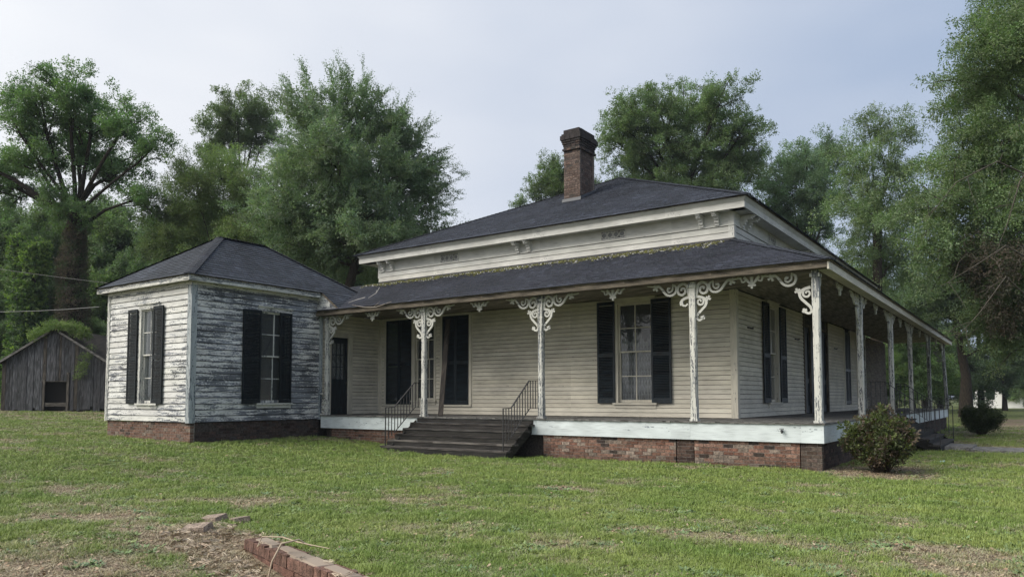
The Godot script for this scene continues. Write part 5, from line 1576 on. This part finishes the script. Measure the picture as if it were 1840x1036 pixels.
	tree("tree", "dark forked tree with a stout trunk standing beyond the side steps", "", fork_tree_at, [fork_tree_at, fork_tree_at + Vector3(0.1, 3.0, 0), fork_tree_at + Vector3(-0.4, 7.0, 0.5)], 0.42, fork_tree_lobes, broad, Color(0.156, 0.220, 0.120), 110, {"fill": 1.1})
	tree("tree", "small round tree on the far lawn in front of the white house", "", lawn_tree_at, [lawn_tree_at, lawn_tree_at + Vector3(0, 2, 0), lawn_tree_at + Vector3(0, 4.5, 0)], 0.25, lawn_tree_lobes, broad, Color(0.110, 0.170, 0.092), 111, {"size": 1.2})
	tree("tree", "bright green tree seen between the far side posts of the porch", "", bright_tree_at, [bright_tree_at, bright_tree_at + Vector3(0, 2, 0), bright_tree_at + Vector3(0, 4.5, 0)], 0.25, bright_tree_lobes, broad, Color(0.194, 0.280, 0.115), 112, {"size": 1.2})
	# forked dead trunk under ivy
	rng.seed = 60
	var iv := thing("ivy_trunk", "dead forked trunk completely covered in green ivy at the left edge behind the barn", "tree", Vector3(-47.3, -0.15, -5.2))
	var im := MB.new(); im.g = 1
	im.tube([Vector3(0, -0.3, 0), Vector3(0, 3, 0.1), Vector3(0.1, 7.0, 0.3)], [0.5, 0.42, 0.35], 8, 0.05)
	im.tube([Vector3(0.1, 6.6, 0.3), Vector3(-0.3, 8.5, 0.6), Vector3(-0.35, 10.6, 0.7)], [0.25, 0.2, 0.12], 7)
	im.tube([Vector3(0.1, 6.6, 0.3), Vector3(0.7, 8.4, 0.2), Vector3(0.75, 10.2, 0.2)], [0.25, 0.2, 0.15], 7)
	obj("trunk", im, M.bark, iv)
	cover(iv, "ivy", [Vector3(0, 0, 0), Vector3(0, 3, 0.1), Vector3(0.1, 7.0, 0.3)], [1.3, 0.95, 0.75], 900, ivy, [Color(0.081, 0.132, 0.061), Color(0.116, 0.188, 0.074), Color(0.161, 0.244, 0.088), Color(0.268, 0.366, 0.110)], 0.8)
	cover(iv, "ivy", [Vector3(0.1, 6.8, 0.3), Vector3(-0.3, 8.5, 0.6), Vector3(-0.35, 10.6, 0.7)], [0.6, 0.45, 0.4], 260, ivy, [Color(0.105, 0.167, 0.070), Color(0.183, 0.276, 0.101), Color(0.268, 0.366, 0.110)], 0.75)
	cover(iv, "ivy", [Vector3(0.1, 6.8, 0.3), Vector3(0.7, 8.4, 0.2), Vector3(0.75, 10.2, 0.2)], [0.65, 0.55, 0.55], 300, ivy, [Color(0.105, 0.167, 0.070), Color(0.183, 0.276, 0.101), Color(0.268, 0.366, 0.110)], 0.75)
	# weeds on the barn
	var bw := thing("barn_weeds", "bright green weeds sprouting along the ridge of the grey barn", "weeds", Vector3(-39.6, 4.2, -3.4))
	cover(bw, "foliage", [Vector3(-1.1, -0.35, 0.8), Vector3(-0.3, 0.2, 0.2), Vector3(0.5, 0.2, -0.4), Vector3(1.2, -0.3, -0.9)], [0.25, 0.35, 0.35, 0.2], 150, small, [Color(0.242, 0.310, 0.104), Color(0.183, 0.265, 0.087)], 0.7)
	var bc := thing("barn_creeper", "thin leafy creeper hanging on the right half of the barn front", "creeper", Vector3(-38.4, 1.0, -4.15))
	cover(bc, "foliage", [Vector3(-0.1, 0.5, 0.0), Vector3(0.1, 1.3, 0.0), Vector3(0.35, 2.3, -0.3)], [0.22, 0.22, 0.15], 34, small, [Color(0.182, 0.250, 0.085)], 0.6)
	# the wood behind
	var woods := [forest_tree("forest_tree", 201, Color(0.151, 0.221, 0.114), 16.0, broad), forest_tree("forest_tree", 211, Color(0.204, 0.280, 0.139), 15.0, broad), forest_tree("forest_tree", 221, Color(0.185, 0.261, 0.155), 17.0, broad)]
	rng.seed = 70
	var spots := []
	for i in 17: spots.append([-70.0 + i * 47.0 + R(-14, 14), R(54, 62), 340.0 + R(0, 70), 0])
	for i in 12: spots.append([-60.0 + i * 62.0 + R(-20, 20), R(68, 80), 350.0 + R(0, 50), 0])
	for i in 13: spots.append([-60.0 + i * 58.0 + R(-20, 20), R(48, 52), 500.0 + R(0, 60), 0])
	for i in 8: spots.append([1385.0 + i * 52.0 + R(-15, 15), R(72, 88), 430.0 + R(0, 60), 1])
	for i in 9: spots.append([1560.0 + i * 42.0 + R(-15, 15), R(95, 115), 590.0 + R(0, 40), 1])
	for i in 4: spots.append([690.0 + i * 45.0, R(62, 70), 430.0 + R(0, 20), 0])
	var used := [false, false, false]
	for s in spots:
		var dx: float = (s[0] - 920.0) / 1342.0
		var fw := Vector3(-sin(0.6113), 0, -cos(0.6113)); var rt := Vector3(cos(0.6113), 0, -sin(0.6113))
		var pos: Vector3 = Vector3(3.47, 0, 15.36) + fw * s[1] + rt * dx * s[1]
		pos.y = land(pos.x, pos.z) - 0.1
		var hh: float = (716.0 - s[2]) * s[1] / 1342.0 + 0.5
		var k := rng.randi() % 3
		var o: Node3D = woods[k]
		if used[k]:
			o = woods[k].duplicate(); o.name = "forest_tree"; add_child(o, true)
		used[k] = true
		var sc: float = hh / [16.0, 15.0, 17.0][k]
		o.position = pos; o.rotation.y = R(0, TAU); o.scale = Vector3(maxf(sc, 0.55), sc, maxf(sc, 0.55))
		var hue: String = ["dark", "pale green", "bluish"][k]
		var row: String = "" if s[1] > 53.0 and s[1] < 62.0 else "rear " if s[1] < 90.0 and s[1] > 53.0 else "foremost " if s[1] < 53.0 else "farthest "
		var size: String = row + "tall" if s[2] < 420.0 else row + "low" if s[2] > 490.0 else row + "middling"
		var where: String
		if s[3] == 0: where = "left of the ivy trunk" if s[0] < 10.0 else "between ivy trunk and vine tree" if s[0] < 110.0 else "just right of the vine tree" if s[0] < 210.0 else "above the left slope of the wing roof" if s[0] < 330.0 else "above the peak of the wing roof" if s[0] < 450.0 else "under the feathery tree" if s[0] < 580.0 else "left of the main roof" if s[0] < 680.0 else "behind the main roof"
		else: where = "under the right slope of the main roof" if s[0] < 1500.0 else "behind the far porch posts" if s[0] < 1690.0 else "behind the forked tree" if s[0] < 1780.0 else "at the right edge"
		tag(o, "%s %s forest tree %s" % [size, hue, where] if s[3] == 0 else "%s %s far tree %s" % [size, hue, where], "tree", "trees of the wood at left" if s[3] == 0 else "trees of the far line at right")

	# --- bushes
	rng.seed = 80
	var bushleaf := leaf_clump(30, 0.17, 0.10, 0.9)
	shrub("bush", "round untidy bush with green and browning leaves at the near corner of the porch", Vector3(1.02, -0.92, -0.35), 0.58, 1.08, 1050, bushleaf, [Color(0.10, 0.13, 0.04), Color(0.16, 0.19, 0.06), Color(0.07, 0.085, 0.035), Color(0.11, 0.13, 0.05), Color(0.15, 0.105, 0.075), Color(0.105, 0.085, 0.06), Color(0.17, 0.13, 0.10)], 81, 0.32, 120)
	shrub("bush", "dark round bush standing on the lawn beyond the side steps", Vector3(1.75, -0.92, -17.6), 0.60, 1.15, 600, small, [Color(0.035, 0.055, 0.025), Color(0.06, 0.085, 0.035)], 82, 0.42, 50)

	# --- far white house
	var wh := thing("white_house", "white house with grey roof far across the lawn, half hidden by a small tree", "house", Vector3(-1.5, -0.92, -110.0))
	var hb := MB.new(); hb.box(Vector3(-3.6, 0, -4), Vector3(3.6, 4.4, 5)); obj("wall", hb, mat(null, Vector2.ONE, 0.7, lin(0.75, 0.75, 0.74), false), wh)
	var hr := MB.new()
	hr.hexa([Vector3(-3.9, 4.4, 5.5), Vector3(3.9, 4.4, 5.5), Vector3(3.9, 4.4, -5.5), Vector3(-3.9, 4.4, -5.5), Vector3(-3.8, 6.6, 0.05), Vector3(3.8, 6.6, 0.05), Vector3(3.8, 6.6, -0.05), Vector3(-3.8, 6.6, -0.05)])
	obj("roof", hr, mat(null, Vector2.ONE, 0.8, lin(0.2, 0.2, 0.22), false), wh)
	for i in 3:
		var wb := MB.new(); wb.box(Vector3(-2.9 + i * 2.3, 1.2, 5.0), Vector3(-1.9 + i * 2.3, 3.0, 5.06)); obj("window", wb, M.shutter, wh)

	# --- wires, twigs, litter
	var w1 := MB.new(); w1.g = 1; w1.col = Color(0.16, 0.16, 0.16)
	var pts := []; var rd := []
	for i in 17:
		var f := i / 16.0
		pts.append(Vector3(-18.9, 3.18, 4.5).lerp(Vector3(-52.0, 7.2, 5.0), f) + Vector3(0, -3.2 * f * (1.0 - f), 0)); rd.append(0.010)
	w1.tube(pts, rd, 5)
	tag(obj("service_wire", w1, M.litter), "grey cable sagging from the wing eave to the left, lower of the two wires", "wire")
	var w2 := MB.new(); w2.g = 1; w2.col = Color(0.12, 0.12, 0.12)
	pts = []
	for i in 17:
		var f := i / 16.0
		pts.append(Vector3(-24.0, 5.0, -8.0).lerp(Vector3(-58.0, 10.6, 4.0), f) + Vector3(0, -2.0 * f * (1.0 - f), 0))
	w2.tube(pts, rd, 5)
	tag(obj("service_wire", w2, M.litter), "thin cable crossing in front of the vine trunk, upper of the two wires", "wire")
	var tw := MB.new(); tw.g = 1; tw.col = Color(0.36, 0.34, 0.32)
	tw.tube([Vector3(-0.3, -0.02, 0.08), Vector3(0.0, 0.06, 0.0), Vector3(0.28, 0.10, -0.03)], [0.007, 0.011, 0.013], 5)
	tw.tube([Vector3(0.5, 0.06, 0.05), Vector3(0.72, 0.2, -0.05), Vector3(0.8, 0.36, -0.1)], [0.007, 0.011, 0.009], 5)
	tw.tube([Vector3(0.72, 0.2, -0.05), Vector3(0.68, 0.30, -0.1)], [0.007, 0.004], 5)
	var to := obj("fallen_twigs", tw, M.litter); to.position = Vector3(-12.9, 3.36, -0.02)
	tag(to, "pale broken twigs lying on the left end of the porch roof", "twigs")
	var t2 := MB.new(); t2.g = 1; t2.col = Color(0.22, 0.19, 0.16)
	t2.tube([Vector3(-0.7, 0.08, 0.12), Vector3(-0.2, -0.02, 0.1), Vector3(0.2, -0.04, 0.06), Vector3(0.75, 0.08, 0.0)], [0.006, 0.014, 0.015, 0.008], 5)
	t2.tube([Vector3(0.1, -0.04, 0.06), Vector3(0.3, 0.06, 0.08), Vector3(0.35, 0.12, 0.05)], [0.01, 0.007, 0.004], 5)
	var t2o := obj("fallen_branch", t2, M.litter); t2o.position = Vector3(-11.9, 3.10, 0.36)
	tag(t2o, "thin grey branch caught on the porch eave left of the steps", "branch")
	var sc := MB.new(); sc.quad(Vector3(-0.07, 0.03, 0.03), Vector3(0.08, 0.035, 0.05), Vector3(0.06, 0.06, -0.04), Vector3(-0.05, 0.04, -0.05))
	var sco := obj("paper_scrap", sc, mat(null, Vector2.ONE, 0.8, lin(0.35, 0.55, 0.62), false)); sco.position = Vector3(1.75, -0.92, -3.2)
	tag(sco, "tiny pale blue scrap of litter on the grass right of the bush", "litter")
	build_grass()
